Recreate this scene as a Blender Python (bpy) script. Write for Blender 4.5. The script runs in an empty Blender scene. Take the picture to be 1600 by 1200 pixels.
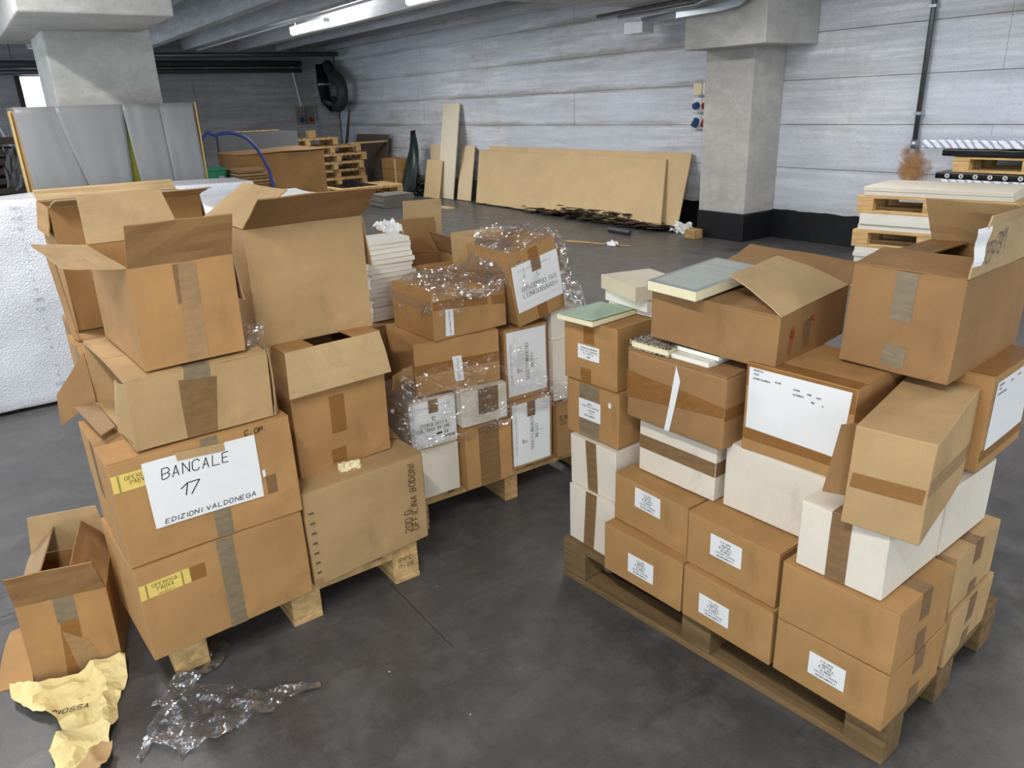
import bpy, math, random
import numpy as np
from mathutils import Matrix, Vector, noise
from mathutils.geometry import delaunay_2d_cdt

random.seed(7)
S = bpy.context.scene
COL = S.collection
R = math.radians

# ------------------------------------------------------------------ camera, world, exposure
cam = bpy.data.cameras.new('camera')
cam.sensor_fit = 'HORIZONTAL'; cam.sensor_width = 36.0; cam.lens = 36.0 * 1181.0 / 1600.0
cam.clip_start = 0.05; cam.clip_end = 200
co = bpy.data.objects.new('camera', cam); COL.objects.link(co)
rt = Vector((0.58105, 0.8131, -0.03535)); dn = Vector((0.2634, -0.22897, -0.93712)); fw = Vector((-0.77006, 0.53521, -0.34722))
m = Matrix((rt, -dn, -fw)).transposed().to_4x4(); m.translation = Vector((0, 0, 1.6))
co.matrix_world = m
S.camera = co

wd = bpy.data.worlds.new('world'); S.world = wd; wd.use_nodes = True
bg = wd.node_tree.nodes['Background']
bg.inputs[0].default_value = (0.80, 0.90, 1.0, 1); bg.inputs[1].default_value = 1.5
S.view_settings.view_transform = 'Standard'; S.view_settings.look = 'None'
S.view_settings.exposure = 0.2; S.view_settings.gamma = 1.0; S.view_settings.use_curve_mapping = False
S.cycles.use_denoising = True
S.cycles.max_bounces = 8; S.cycles.transparent_max_bounces = 16
LAMP_W = 52.0            # watts of each fluorescent batten

# ------------------------------------------------------------------ materials
def lin(c):
    f = lambda v: v / 12.92 if v <= 0.04045 else ((v + 0.055) / 1.055) ** 2.4
    return tuple(f(x / 255.0) for x in c) + (1.0,)

class NT:
    def __init__(s, name):
        s.m = bpy.data.materials.new(name); s.m.use_nodes = True
        s.t = s.m.node_tree; s.p = s.t.nodes['Principled BSDF']
        s.tc = s.t.nodes.new('ShaderNodeTexCoord')
        s.oi = None
    def n(s, k, **kw):
        x = s.t.nodes.new('ShaderNode' + k)
        for a, v in kw.items(): setattr(x, a, v)
        return x
    def l(s, a, b): s.t.links.new(a, b)
    def coord(s, kind='Object', scale=(1, 1, 1)):
        mp = s.n('Mapping'); mp.inputs['Scale'].default_value = scale
        s.l(s.tc.outputs[kind], mp.inputs['Vector']); return mp.outputs[0]
    def noise(s, sc, det=4, rough=.55, co=None, dist=0):
        x = s.n('TexNoise'); x.inputs['Scale'].default_value = sc; x.inputs['Detail'].default_value = det
        x.inputs['Roughness'].default_value = rough; x.inputs['Distortion'].default_value = dist
        s.l(co if co is not None else s.coord(), x.inputs['Vector']); return x.outputs['Fac']
    def ramp(s, fac, stops):
        x = s.n('ValToRGB'); e = x.color_ramp.elements
        while len(e) < len(stops): e.new(0.5)
        for i, (p, c) in enumerate(stops): e[i].position = p; e[i].color = c
        s.l(fac, x.inputs[0]); return x.outputs[0]
    def mix(s, fac, a, b, mode='MIX'):
        x = s.n('Mix', data_type='RGBA', blend_type=mode)
        for sock, v in ((x.inputs[0], fac), (x.inputs[6], a), (x.inputs[7], b)):
            if hasattr(v, 'is_output'): s.l(v, sock)
            else: sock.default_value = v
        return x.outputs[2]
    def math(s, op, a, b=0.0):
        x = s.n('Math', operation=op)
        for sock, v in ((x.inputs[0], a), (x.inputs[1], b)):
            if hasattr(v, 'is_output'): s.l(v, sock)
            else: sock.default_value = v
        return x.outputs[0]
    def bump(s, h, strength=.3, dist=.002):
        x = s.n('Bump'); x.inputs['Strength'].default_value = strength; x.inputs['Distance'].default_value = dist
        s.l(h, x.inputs['Height']); s.l(x.outputs[0], s.p.inputs['Normal'])
    def base(s, c):
        if hasattr(c, 'is_output'): s.l(c, s.p.inputs['Base Color'])
        else: s.p.inputs['Base Color'].default_value = c
    def rough(s, r): s.p.inputs['Roughness'].default_value = r; return s

M = {}
def tone(c, k): return tuple(min(1, x * k) for x in c[:3]) + (1,)

def cardboard(key, rgb, corr=.10, var=.16):
    t = NT(key); c = lin(rgb)
    n1 = t.noise(3.0, 5, .6)
    col = t.ramp(n1, [(.38, tone(c, 1 - var)), (.62, tone(c, 1 + var * .6))])
    w = t.n('TexWave', wave_type='BANDS', bands_direction='X'); w.inputs['Scale'].default_value = 40; w.inputs['Distortion'].default_value = .6
    w.inputs['Detail'].default_value = 1
    w2 = t.n('TexWave', wave_type='BANDS', bands_direction='Y'); w2.inputs['Scale'].default_value = 40; w2.inputs['Distortion'].default_value = .6
    t.l(t.coord(), w.inputs['Vector']); t.l(t.coord(), w2.inputs['Vector'])
    g = t.math('MULTIPLY', t.math('ADD', w.outputs['Fac'], w2.outputs['Fac']), .5)
    n2 = t.noise(90, 3, .7, t.coord(scale=(1, 1, .35)))
    f = t.math('ADD', t.math('MULTIPLY', g, corr), t.math('MULTIPLY', n2, .25))
    col = t.mix(f, col, tone(c, .72))
    n3 = t.noise(7, 6, .65, dist=1.2)                                     # scuffs and smudges
    col = t.mix(t.math('MULTIPLY', t.ramp(n3, [(.55, (0, 0, 0, 1)), (.70, (1, 1, 1, 1))]), .30), col, tone(c, .6))
    t.base(col); t.rough(.78); t.p.inputs['Specular IOR Level'].default_value = .25
    t.bump(t.math('ADD', g, t.math('MULTIPLY', n2, .8)), .12, .001)
    M[key] = t.m

cardboard('card', (178, 136, 86)); cardboard('card_tan', (188, 155, 110)); cardboard('card_dark', (160, 122, 80))
cardboard('card_red', (181, 138, 88)); cardboard('card_in', (168, 138, 102)); cardboard('card_white', (230, 220, 202), .14, .06)
cardboard('card_pale', (196, 166, 122))

def plain(key, rgb, rough=.6, var=.06, sc=12, bump=0, spec=.4, metal=0):
    t = NT(key); c = lin(rgb)
    n1 = t.noise(sc, 4, .6)
    t.base(t.ramp(n1, [(.3, tone(c, 1 - var)), (.7, tone(c, 1 + var))])); t.rough(rough)
    t.p.inputs['Specular IOR Level'].default_value = spec; t.p.inputs['Metallic'].default_value = metal
    if bump: t.bump(n1, bump, .004)
    M[key] = t.m
plain('paper', (232, 232, 230), .7, .03, 5, .25); plain('paper_yellow', (224, 196, 104), .7, .05); plain('wrap_yellow', (228, 208, 148), .75, .07, 8)
plain('ink', (28, 26, 26), .6, .0); plain('ink_soft', (92, 92, 96), .7, 0); plain('ink_pale', (160, 162, 168), .6, 0); plain('ink_red', (178, 40, 40), .6, 0); plain('ink_brown', (70, 44, 24), .6, .0)
plain('gold_band', (150, 128, 70), .6, .05)
plain('pages', (236, 226, 188), .8, .04, 60); plain('pages_white', (238, 234, 222), .8, .03, 60)
plain('cover_cream', (214, 202, 176), .6, .04); plain('cover_grey', (146, 154, 148), .55, .03); plain('cover_green', (168, 190, 168), .55, .03)
plain('cover_brown', (96, 56, 44), .5, .05); plain('cover_white', (226, 222, 212), .6, .03); plain('cover_black', (38, 34, 32), .5, .05)
plain('black_pvc', (16, 16, 17), .35, .1); plain('white_plastic', (222, 224, 226), .4, .02); plain('blue_plastic', (40, 78, 130), .4, .05)
plain('red_plastic', (150, 42, 40), .4, .05); plain('cream_plastic', (226, 214, 176), .4, .02); plain('green_box', (52, 150, 108), .5, .05)
plain('hose_blue', (62, 84, 158), .35, .04); plain('steel', (176, 182, 188), .35, .06, 20, 0, .5, .9); plain('steel_dark', (92, 94, 96), .45, .1, 20, 0, .5, .6)
plain('pipe_dark', (58, 58, 60), .5, .15); plain('grey_sheet', (112, 114, 116), .7, .06); plain('brown_board', (104, 90, 80), .8, .06)
plain('grey_film', (126, 127, 127), .38, .03, 3, .0, .5); plain('yellow_film', (190, 158, 84), .4, .05); plain('olive', (112, 112, 22), .6, .05)
plain('green_black', (26, 44, 42), .35, .2); plain('mdf', (206, 178, 134), .75, .07, 3); plain('mdf_light', (216, 194, 156), .7, .05, 3); plain('melamine', (226, 216, 190), .5, .02)
plain('rot', (74, 58, 46), .9, .25, 20, .6); plain('paper_sheets', (214, 206, 190), .75, .05, 6); plain('paper_sheets_w', (222, 218, 208), .75, .04, 6)
plain('dark_wood', (78, 62, 52), .7, .2, 10); plain('dust_grey', (120, 116, 110), .8, .1)
plain('frame_brown', (58, 44, 42), .6, .1)

def wood(key, rgb, sc=(2.5, 28, 28), var=.28):
    t = NT(key); c = lin(rgb)
    n1 = t.noise(1.0, 6, .65, t.coord('Object', sc), .4); n2 = t.noise(4, 5, .6)
    col = t.ramp(n1, [(.38, tone(c, 1 - var)), (.62, tone(c, 1 + var * .5))])
    col = t.mix(t.math('MULTIPLY', t.ramp(n2, [(.55, (0, 0, 0, 1)), (.8, (1, 1, 1, 1))]), .4), col, tone(c, .55))
    t.base(col); t.rough(.8); t.p.inputs['Specular IOR Level'].default_value = .25; t.bump(n1, .35, .002); M[key] = t.m
wood('wood_pale', (208, 172, 118)); wood('wood_grey', (122, 98, 66)); wood('wood_mid', (186, 150, 100))

def tape(key, rgb, alpha):
    t = NT(key); c = lin(rgb); n1 = t.noise(22, 4, .6, t.coord(scale=(1, 1, 3)), .6)
    t.base(t.ramp(n1, [(.35, tone(c, .86)), (.65, tone(c, 1.12))])); t.rough(.33); t.p.inputs['Alpha'].default_value = alpha
    t.bump(n1, .35, .002); M[key] = t.m
tape('tape', (138, 106, 70), .86); tape('tape_grey', (140, 124, 98), .9); tape('tape_amber', (158, 108, 52), .6); tape('tape_pale', (186, 150, 108), .6)

def film(key, base_fac, tint=(1, 1, 1, 1), gl=.12, sc=30):
    t = NT(key); t.t.nodes.remove(t.p)
    tr = t.n('BsdfTransparent'); tr.inputs[0].default_value = (.99, .99, .99, 1)
    g = t.n('BsdfGlossy'); g.inputs['Roughness'].default_value = gl; g.inputs[0].default_value = tint
    df = t.n('BsdfDiffuse'); df.inputs[0].default_value = (.8, .81, .83, 1)
    dn_ = t.n('TexNoise'); dn_.inputs['Scale'].default_value = 14; t.l(t.tc.outputs['Object'], dn_.inputs['Vector'])
    geo = t.n('NewGeometry'); acc = geo.outputs['Normal']
    for scale, k in ((sc, .9), (sc * 3.1, .8)):                        # crinkle facets: each cell tilts its own way
        ad = t.n('VectorMath', operation='MULTIPLY_ADD'); t.l(dn_.outputs['Color'], ad.inputs[0]); ad.inputs[1].default_value = (.12, .12, .12); t.l(t.coord('Object', (1, .55, 1.5)), ad.inputs[2])
        v = t.n('TexVoronoi'); v.inputs['Scale'].default_value = scale; t.l(ad.outputs[0], v.inputs['Vector'])
        sb = t.n('VectorMath', operation='SUBTRACT'); t.l(v.outputs['Color'], sb.inputs[0]); sb.inputs[1].default_value = (.5, .5, .5)
        ma = t.n('VectorMath', operation='MULTIPLY_ADD'); t.l(sb.outputs[0], ma.inputs[0]); ma.inputs[1].default_value = (k, k, k); t.l(acc, ma.inputs[2]); acc = ma.outputs[0]
    nm = t.n('VectorMath', operation='NORMALIZE'); t.l(acc, nm.inputs[0]); t.l(nm.outputs[0], g.inputs['Normal'])
    n2 = t.noise(7, 4, .6, None, 1.0)
    lw = t.n('LayerWeight'); lw.inputs[0].default_value = .3
    f = t.math('ADD', t.math('MULTIPLY', lw.outputs['Fresnel'], .35), base_fac)
    mx0 = t.n('MixShader'); mx0.inputs[0].default_value = .12
    t.l(g.outputs[0], mx0.inputs[1]); t.l(df.outputs[0], mx0.inputs[2])
    mx = t.n('MixShader'); t.l(t.math('MINIMUM', t.math('MULTIPLY', f, t.ramp(n2, [(.4, (.35, .35, .35, 1)), (.62, (1.5, 1.5, 1.5, 1))])), .9), mx.inputs[0])
    t.l(tr.outputs[0], mx.inputs[1]); t.l(mx0.outputs[0], mx.inputs[2])
    t.l(mx.outputs[0], t.t.nodes['Material Output'].inputs[0]); M[key] = t.m
film('film', .22, (1, 1, 1, 1), .13, 30); film('film_band', .10, (1, 1, 1, 1), .12, 34); film('film_thick', .27, (1, 1, 1, 1), .13, 34)

def bubble():
    t = NT('bubble_wrap'); c = lin((230, 232, 238))
    v = t.n('TexVoronoi'); v.inputs['Scale'].default_value = 110; t.l(t.coord(), v.inputs['Vector'])
    n1 = t.noise(3, 5, .6); n2 = t.noise(7, 3, .6)
    col = t.ramp(n1, [(.3, tone(c, .8)), (.7, tone(c, 1.05))]); t.base(col); t.rough(.28)
    t.p.inputs['Coat Weight'].default_value = .4; t.p.inputs['Coat Roughness'].default_value = .15
    t.bump(t.math('ADD', v.outputs['Distance'], t.math('MULTIPLY', n2, .8)), .55, .004); M['bubble_wrap'] = t.m
bubble()

def concrete(key, rgb, streak=(.8, .8, 9), bands=False, var=.3, tint=None, pit=.5):
    t = NT(key); c = lin(rgb)
    n1 = t.noise(1.0, 10, .72, t.coord('Object', streak), .4)
    n2 = t.noise(.9, 7, .7); n3 = t.noise(55, 4, .75); n5 = t.noise(9, 8, .75)
    col = t.ramp(n1, [(.36, tone(c, 1 - var)), (.5, c), (.64, tone(c, 1 + var * .8))])
    n6 = t.noise(1.0, 7, .7, t.coord('Object', (streak[0] * 1.6, streak[1] * 1.6, streak[2] * 3.5)), .2)
    col = t.mix(t.math('MULTIPLY', t.ramp(n6, [(.42, (1, 1, 1, 1)), (.56, (0, 0, 0, 1))]), .5), col, tone(c, .70))
    col = t.mix(t.math('MULTIPLY', t.ramp(n2, [(.44, (0, 0, 0, 1)), (.62, (1, 1, 1, 1))]), .45), col, tone(c, .68))
    col = t.mix(t.math('MULTIPLY', t.ramp(n5, [(.5, (0, 0, 0, 1)), (.66, (1, 1, 1, 1))]), .35), col, tone(c, .62))
    if tint: col = t.mix(t.math('MULTIPLY', t.ramp(t.noise(.5, 5, .6), [(.42, (0, 0, 0, 1)), (.58, (1, 1, 1, 1))]), .55), col, lin(tint))
    if bands:                                                            # grainy cement bleed along the pour lines
        sp = t.n('SeparateXYZ'); t.l(t.tc.outputs['Object'], sp.inputs[0])
        fr = t.math('FRACT', t.math('DIVIDE', t.math('SUBTRACT', sp.outputs[2], .794), .4655))
        dd = t.math('MINIMUM', t.math('MULTIPLY', fr, .8), t.math('MULTIPLY', t.math('SUBTRACT', 1.0, fr), 2.2))
        nx = t.noise(1.0, 6, .7, t.coord('Object', (1.1, 1, 5)))
        dm = t.math('SUBTRACT', t.math('ADD', dd, t.math('MULTIPLY', n5, .22)), t.math('MULTIPLY', nx, .34))
        col = t.mix(t.math('MULTIPLY', t.ramp(dm, [(.0, (1, 1, 1, 1)), (.07, (0, 0, 0, 1))]), t.math('MULTIPLY', t.ramp(t.noise(.45, 4, .6, t.coord('Object', (1, 1, 2.2))), [(.44, (.12, .12, .12, 1)), (.60, (1, 1, 1, 1))]), .55)), col, lin((146, 139, 131)))
    col = t.mix(t.math('MULTIPLY', t.ramp(n3, [(.56, (0, 0, 0, 1)), (.68, (1, 1, 1, 1))]), pit), col, tone(c, .5))
    t.base(col); t.rough(.85); t.p.inputs['Specular IOR Level'].default_value = .25
    t.bump(t.math('ADD', n1, t.math('ADD', t.math('MULTIPLY', n3, .4), t.math('MULTIPLY', n5, .5))), .6, .012); M[key] = t.m
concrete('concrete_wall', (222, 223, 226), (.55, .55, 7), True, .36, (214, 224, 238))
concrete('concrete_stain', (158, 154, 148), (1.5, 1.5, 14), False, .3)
concrete('concrete_shaded', (168, 168, 170), (.6, .6, 6), True, .32)  # darker wall concrete: the end wall's dim light is put into the colour
concrete('concrete_column', (196, 194, 188), (1.6, 1.6, 1.6), False, .14, None, .3)
concrete('concrete_beam', (206, 208, 212), (1.0, 7, 7), False, .16, None, .2)
concrete('concrete_ceiling', (186, 188, 192), (1, 1, 1), False, .15)

def bitumen():
    t = NT('bitumen'); c = lin((22, 23, 27)); n1 = t.noise(9, 6, .7); n2 = t.noise(60, 3, .6)
    col = t.ramp(n1, [(.3, tone(c, .7)), (.72, tone(c, 1.5))])
    col = t.mix(t.ramp(n2, [(.72, (0, 0, 0, 1)), (.76, (1, 1, 1, 1))]), col, lin((120, 120, 118)))
    t.base(col); t.rough(.42); t.bump(n1, .4, .01); M['bitumen'] = t.m
bitumen()
def rust():
    t = NT('rust_stain'); c = lin((176, 112, 52)); n1 = t.noise(7, 6, .7, None, .8)
    t.base(t.ramp(n1, [(.35, lin((172, 104, 46))), (.65, lin((206, 164, 104)))])); t.rough(.9)
    g = t.n('TexGradient', gradient_type='SPHERICAL'); t.l(t.coord('Object', (4.6, 1, 3.3)), g.inputs[0])
    a = t.math('ADD', t.math('MULTIPLY', g.outputs['Fac'], .8), t.math('MULTIPLY', t.noise(9, 3, .55, None, .6), .8))
    t.l(t.ramp(a, [(.60, (0, 0, 0, 1)), (1.05, (.6, .6, .6, 1))]), t.p.inputs['Alpha']); M['rust_stain'] = t.m
rust()
def floor_mat():
    t = NT('floor_asphalt'); c = lin((76, 74, 73))
    n1 = t.noise(.8, 7, .65); n2 = t.noise(6, 8, .72); n3 = t.noise(140, 3, .65); n4 = t.noise(14, 6, .7, t.coord('Object', (1, .25, 1)), 1.2)
    col = t.ramp(n1, [(.38, tone(c, .72)), (.62, tone(c, 1.2))])
    col = t.mix(t.math('MULTIPLY', t.ramp(n2, [(.45, (0, 0, 0, 1)), (.64, (1, 1, 1, 1))]), .7), col, tone(c, 1.75))
    col = t.mix(t.math('MULTIPLY', t.ramp(n4, [(.52, (0, 0, 0, 1)), (.68, (1, 1, 1, 1))]), .4), col, tone(c, .55))
    col = t.mix(t.math('MULTIPLY', t.ramp(n3, [(.5, (0, 0, 0, 1)), (.7, (1, 1, 1, 1))]), .3), col, tone(c, 1.9))
    t.base(col)
    r = t.ramp(n2, [(.4, (.30, .30, .30, 1)), (.62, (.48, .48, .48, 1))]); t.l(r, t.p.inputs['Roughness'])
    t.p.inputs['Specular IOR Level'].default_value = .42
    t.bump(t.math('ADD', n3, t.math('MULTIPLY', n2, .8)), .12, .003); M['floor'] = t.m
floor_mat()
def emis(key, rgb, k):
    t = NT(key); t.p.inputs['Base Color'].default_value = lin(rgb); t.p.inputs['Emission Color'].default_value = lin(rgb)
    t.p.inputs['Emission Strength'].default_value = k; M[key] = t.m
emis('tube', (246, 250, 255), 9.0); emis('daylight', (238, 246, 255), 7.0)
def pattern_cover():
    t = NT('cover_pattern'); v = t.n('TexVoronoi'); v.inputs['Scale'].default_value = 140; t.l(t.coord(), v.inputs['Vector'])
    t.base(t.ramp(v.outputs['Distance'], [(.40, lin((30, 28, 26))), (.62, lin((176, 166, 146)))])); t.rough(.5); M['cover_pattern'] = t.m
pattern_cover()
def wrap_pattern(key, a, b, sc):
    t = NT(key); w = t.n('TexWave', wave_type='BANDS', bands_direction='DIAGONAL'); w.inputs['Scale'].default_value = sc; w.inputs['Distortion'].default_value = 3
    t.l(t.coord(), w.inputs['Vector']); n = t.noise(9, 4, .6)
    t.base(t.mix(t.ramp(w.outputs['Fac'], [(.68, (0, 0, 0, 1)), (.76, (1, 1, 1, 1))]), lin(a), lin(b))); t.rough(.3); t.bump(n, .6, .01); M[key] = t.m
wrap_pattern('wrap_white', (228, 232, 240), (150, 158, 182), 9.0)
plain('wrap_black', (16, 17, 20), .22, .2, 14, .4)

# ------------------------------------------------------------------ mesh helpers
class MB:
    def __init__(s): s.v = []; s.f = []
    def add(s, V, F):
        o = len(s.v); s.v += [tuple(p) for p in V]; s.f += [tuple(i + o for i in f) for f in F]; return s
    def box(s, x0, y0, z0, x1, y1, z1):
        V = [(x, y, z) for z in (z0, z1) for y in (y0, y1) for x in (x0, x1)]
        return s.add(V, [(0, 2, 3, 1), (4, 5, 7, 6), (0, 1, 5, 4), (2, 6, 7, 3), (0, 4, 6, 2), (1, 3, 7, 5)])
    def quad(s, a, b, c, d, off, thick, nu=1, nv=1, fn=None):
        """a thick sheet: corners a b c d counter-clockwise seen from outside; off lifts it outward along its normal"""
        a, b, c, d = map(Vector, (a, b, c, d)); n = (b - a).cross(d - a).normalized()
        V = []
        for k in (off, off + thick):
            for j in range(nv + 1):
                for i in range(nu + 1):
                    u, v = i / nu, j / nv
                    p = (a * (1 - u) + b * u) * (1 - v) + (d * (1 - u) + c * u) * v
                    if fn: p = p + n * fn(u, v)
                    V.append(p + n * k)
        N = (nu + 1) * (nv + 1); I = lambda k, i, j: k * N + j * (nu + 1) + i
        F = []
        for j in range(nv):
            for i in range(nu):
                F.append((I(1, i, j), I(1, i + 1, j), I(1, i + 1, j + 1), I(1, i, j + 1)))
                F.append((I(0, i, j), I(0, i, j + 1), I(0, i + 1, j + 1), I(0, i + 1, j)))
        for i in range(nu):
            F.append((I(0, i, 0), I(0, i + 1, 0), I(1, i + 1, 0), I(1, i, 0)))
            F.append((I(0, i + 1, nv), I(0, i, nv), I(1, i, nv), I(1, i + 1, nv)))
        for j in range(nv):
            F.append((I(0, 0, j + 1), I(0, 0, j), I(1, 0, j), I(1, 0, j + 1)))
            F.append((I(0, nu, j), I(0, nu, j + 1), I(1, nu, j + 1), I(1, nu, j)))
        return s.add(V, F)
    def tube(s, pts, r, n=10, caps=True):
        P = [Vector(p) for p in pts]; V = []; F = []
        up = Vector((0, 0, 1)); prev = None
        for i, p in enumerate(P):
            t = (P[min(i + 1, len(P) - 1)] - P[max(i - 1, 0)]).normalized()
            x = t.cross(up if abs(t.z) < .95 else Vector((1, 0, 0))).normalized()
            if prev is not None:
                x = (prev - t * prev.dot(t)).normalized()
            prev = x; y = t.cross(x)
            rr = r[i] if isinstance(r, (list, tuple)) else r
            for k in range(n):
                a = 2 * math.pi * k / n; V.append(p + x * (rr * math.cos(a)) + y * (rr * math.sin(a)))
        for i in range(len(P) - 1):
            for k in range(n):
                F.append((i * n + k, i * n + (k + 1) % n, (i + 1) * n + (k + 1) % n, (i + 1) * n + k))
        if caps: F.append(tuple(range(n))[::-1]); F.append(tuple((len(P) - 1) * n + k for k in range(n)))
        return s.add(V, F)
    def rbox(s, x0, y0, z0, x1, y1, z1, r, n=5):
        """box with rounded edges, each face a grid"""
        lo, hi = Vector((x0, y0, z0)), Vector((x1, y1, z1))
        ax = []
        for a in range(3):
            L0, L1 = lo[a], hi[a]; rr = min(r, (L1 - L0) * .45)
            ax.append([L0, L0 + rr * .4] + [L0 + rr + (L1 - L0 - 2 * rr) * i / n for i in range(n + 1)] + [L1 - rr * .4, L1])
        idx = {}; V = []; F = []
        def vid(i, j, k):
            key = (i, j, k)
            if key not in idx:
                p = Vector((ax[0][i], ax[1][j], ax[2][k])); q = Vector([min(max(p[a], lo[a] + r), hi[a] - r) for a in range(3)])
                dlt = p - q
                if dlt.length > 1e-9: p = q + dlt.normalized() * r
                idx[key] = len(V); V.append(p)
            return idx[key]
        N = [len(a) - 1 for a in ax]
        for a in range(3):
            b, c = (a + 1) % 3, (a + 2) % 3
            for side in (0, N[a]):
                for i in range(N[b]):
                    for j in range(N[c]):
                        q = []
                        for di, dj in ((0, 0), (1, 0), (1, 1), (0, 1)):
                            t = [0, 0, 0]; t[a] = side; t[b] = i + di; t[c] = j + dj; q.append(vid(*t))
                        F.append(tuple(q if side else q[::-1]))
        return s.add(V, F)
    def warp(s, fn): s.v = [tuple(fn(Vector(p))) for p in s.v]; return s
    def build(s, name, mat, parent=None, smooth=False):
        me = bpy.data.meshes.new(name); me.from_pydata(s.v, [], s.f); me.update()
        me.materials.append(M[mat] if isinstance(mat, str) else mat)
        if smooth: me.polygons.foreach_set('use_smooth', [True] * len(me.polygons))
        o = bpy.data.objects.new(name, me); COL.objects.link(o)
        if parent: o.parent = parent
        return o

def tag(o, label=None, cat=None, group=None, kind=None):
    if label: o['label'] = label
    if cat: o['category'] = cat
    if group: o['group'] = group
    if kind: o['kind'] = kind
    return o
def empty(name, loc=(0, 0, 0), yaw=0, tx=0, ty=0):
    o = bpy.data.objects.new(name, None); COL.objects.link(o); o.empty_display_size = .1
    mt = Matrix.Rotation(R(yaw), 4, 'Z') @ Matrix.Rotation(R(ty), 4, 'Y') @ Matrix.Rotation(R(tx), 4, 'X')
    mt.translation = Vector(loc); o.matrix_world = mt
    return o
def copy_tree(o, parent=None):
    c = o.copy(); COL.objects.link(c)
    if parent is not None: c.parent = parent
    for ch in list(o.children): copy_tree(ch, c)
    return c
def noisew(seed, amp, sc=3.0):
    sv = Vector((seed * 7.13, seed * 3.7, seed * 1.9))
    return lambda p: p + noise.noise_vector(p * sc + sv) * amp

# ------------------------------------------------------------------ stroke lettering (flat print and handwriting)
GL = {'A': '00 26 40|12 32', 'B': '00 06 36 45 44 33 03|33 42 41 30 00', 'C': '45 36 16 05 01 10 30 41', 'D': '00 06 26 44 42 20 00',
 'E': '40 00 06 46|03 33', 'F': '00 06 46|03 33', 'G': '45 36 16 05 01 10 30 41 43 23', 'H': '00 06|40 46|03 43', 'I': '10 16', 'J': '36 31 20 10 01',
 'K': '00 06|46 03 40', 'L': '06 00 40', 'M': '00 06 22 46 40', 'N': '00 06 40 46', 'O': '10 01 05 16 36 45 41 30 10', 'P': '00 06 36 45 44 33 03',
 'Q': '10 01 05 16 36 45 41 30 10|22 40', 'R': '00 06 36 45 44 33 03|23 40', 'S': '45 36 16 05 04 13 33 42 41 30 10 01', 'T': '20 26|06 46',
 'U': '06 01 10 30 41 46', 'V': '06 20 46', 'W': '06 10 24 30 46', 'X': '00 46|06 40', 'Y': '06 23 46|23 20', 'Z': '06 46 00 40',
 '0': '10 01 05 16 36 45 41 30 10', '1': '04 26 20', '2': '05 16 36 45 44 00 40', '3': '05 16 36 45 44 33 42 41 30 10 01|33 13', '4': '30 36 02 42',
 '5': '46 06 03 33 42 41 30 10 01', '6': '45 36 16 05 01 10 30 41 42 33 13 02', '7': '06 46 10', '8': '13 04 05 16 36 45 44 33 13 02 01 10 30 41 42 33',
 '9': '01 10 30 41 45 36 16 05 04 13 33 44', '.': '10 11', ',': '11 00', '-': '03 33', '+': '03 43|21 25', '/': '00 46', "'": '16 15', ' ': ''}
def text_mesh(mb, txt, face, s, t, h, style='serif', ang=0, center=True, seed=0, width=None, off=.0012):
    """lettering on a face: face(s, t, off) -> local point. (s, t) is the middle (or left) of the base line"""
    rnd = random.Random(seed); u = h / 6.0; asp = {'serif': .80, 'sans': .74, 'hand': .8}[style]
    adv = []; x = 0
    for ch in txt:
        adv.append(x); x += (2.8 if ch in "I.,'1" else 3.4 if ch == ' ' else 6.0) * u * asp
    tot = x - 1.2 * u * asp; k = (width / tot) if width else 1.0
    pa, pb = {'serif': (.066, .030), 'sans': (.058, .058), 'hand': (.046, .046)}[style]
    pa *= h; pb *= h
    if style == 'hand': pa = pb = max(pa, .0011)
    elif style == 'sans': pa = pb = max(pa, .0004)
    ca, sa = math.cos(R(ang)), math.sin(R(ang))
    def put(px, py): return (s + px * ca - py * sa, t + px * sa + py * ca)
    x0 = -tot * k / 2 if center else 0
    for ch, ax in zip(txt, adv):
        g = GL.get(ch.upper(), '')
        jy = rnd.uniform(-.35, .35) * u if style == 'hand' else 0; js = rnd.uniform(.9, 1.1) if style == 'hand' else 1
        small = 1.0
        for pl in g.split('|'):
            pts = [(int(c[0]), int(c[1])) for c in pl.split()]
            if style == 'hand': pts = [(a + rnd.uniform(-.22, .22), b + rnd.uniform(-.22, .22)) for a, b in pts]
            P = [(x0 + (ax + (a * u * asp * js + (b * u * .12 if style == 'hand' else 0))) * k, b * u * small + jy) for a, b in pts]
            segs = list(zip(P, P[1:]))
            if style == 'serif' and len(P) > 1:
                for q, (a, b) in ((P[0], pts[0]), (P[-1], pts[-1])):
                    if b in (0, 6) and ch.upper() not in 'OCGSUQD0235689': segs.append(((q[0] - .5 * u * k, q[1]), (q[0] + .5 * u * k, q[1])))
            for (ax_, ay), (bx, by) in segs:
                dx, dy = bx - ax_, by - ay; L = math.hypot(dx, dy) or 1e-6; nx, ny = -dy / L, dx / L
                hw = math.hypot(pa * nx, pb * ny); ex, ey = dx / L * hw * .5, dy / L * hw * .5
                Q = [(ax_ - ex - nx * hw, ay - ey - ny * hw), (bx + ex - nx * hw, by + ey - ny * hw), (bx + ex + nx * hw, by + ey + ny * hw), (ax_ - ex + nx * hw, ay - ey + ny * hw)]
                mb.add([face(*put(*q), off) for q in Q], [(0, 1, 2, 3)])

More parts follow.
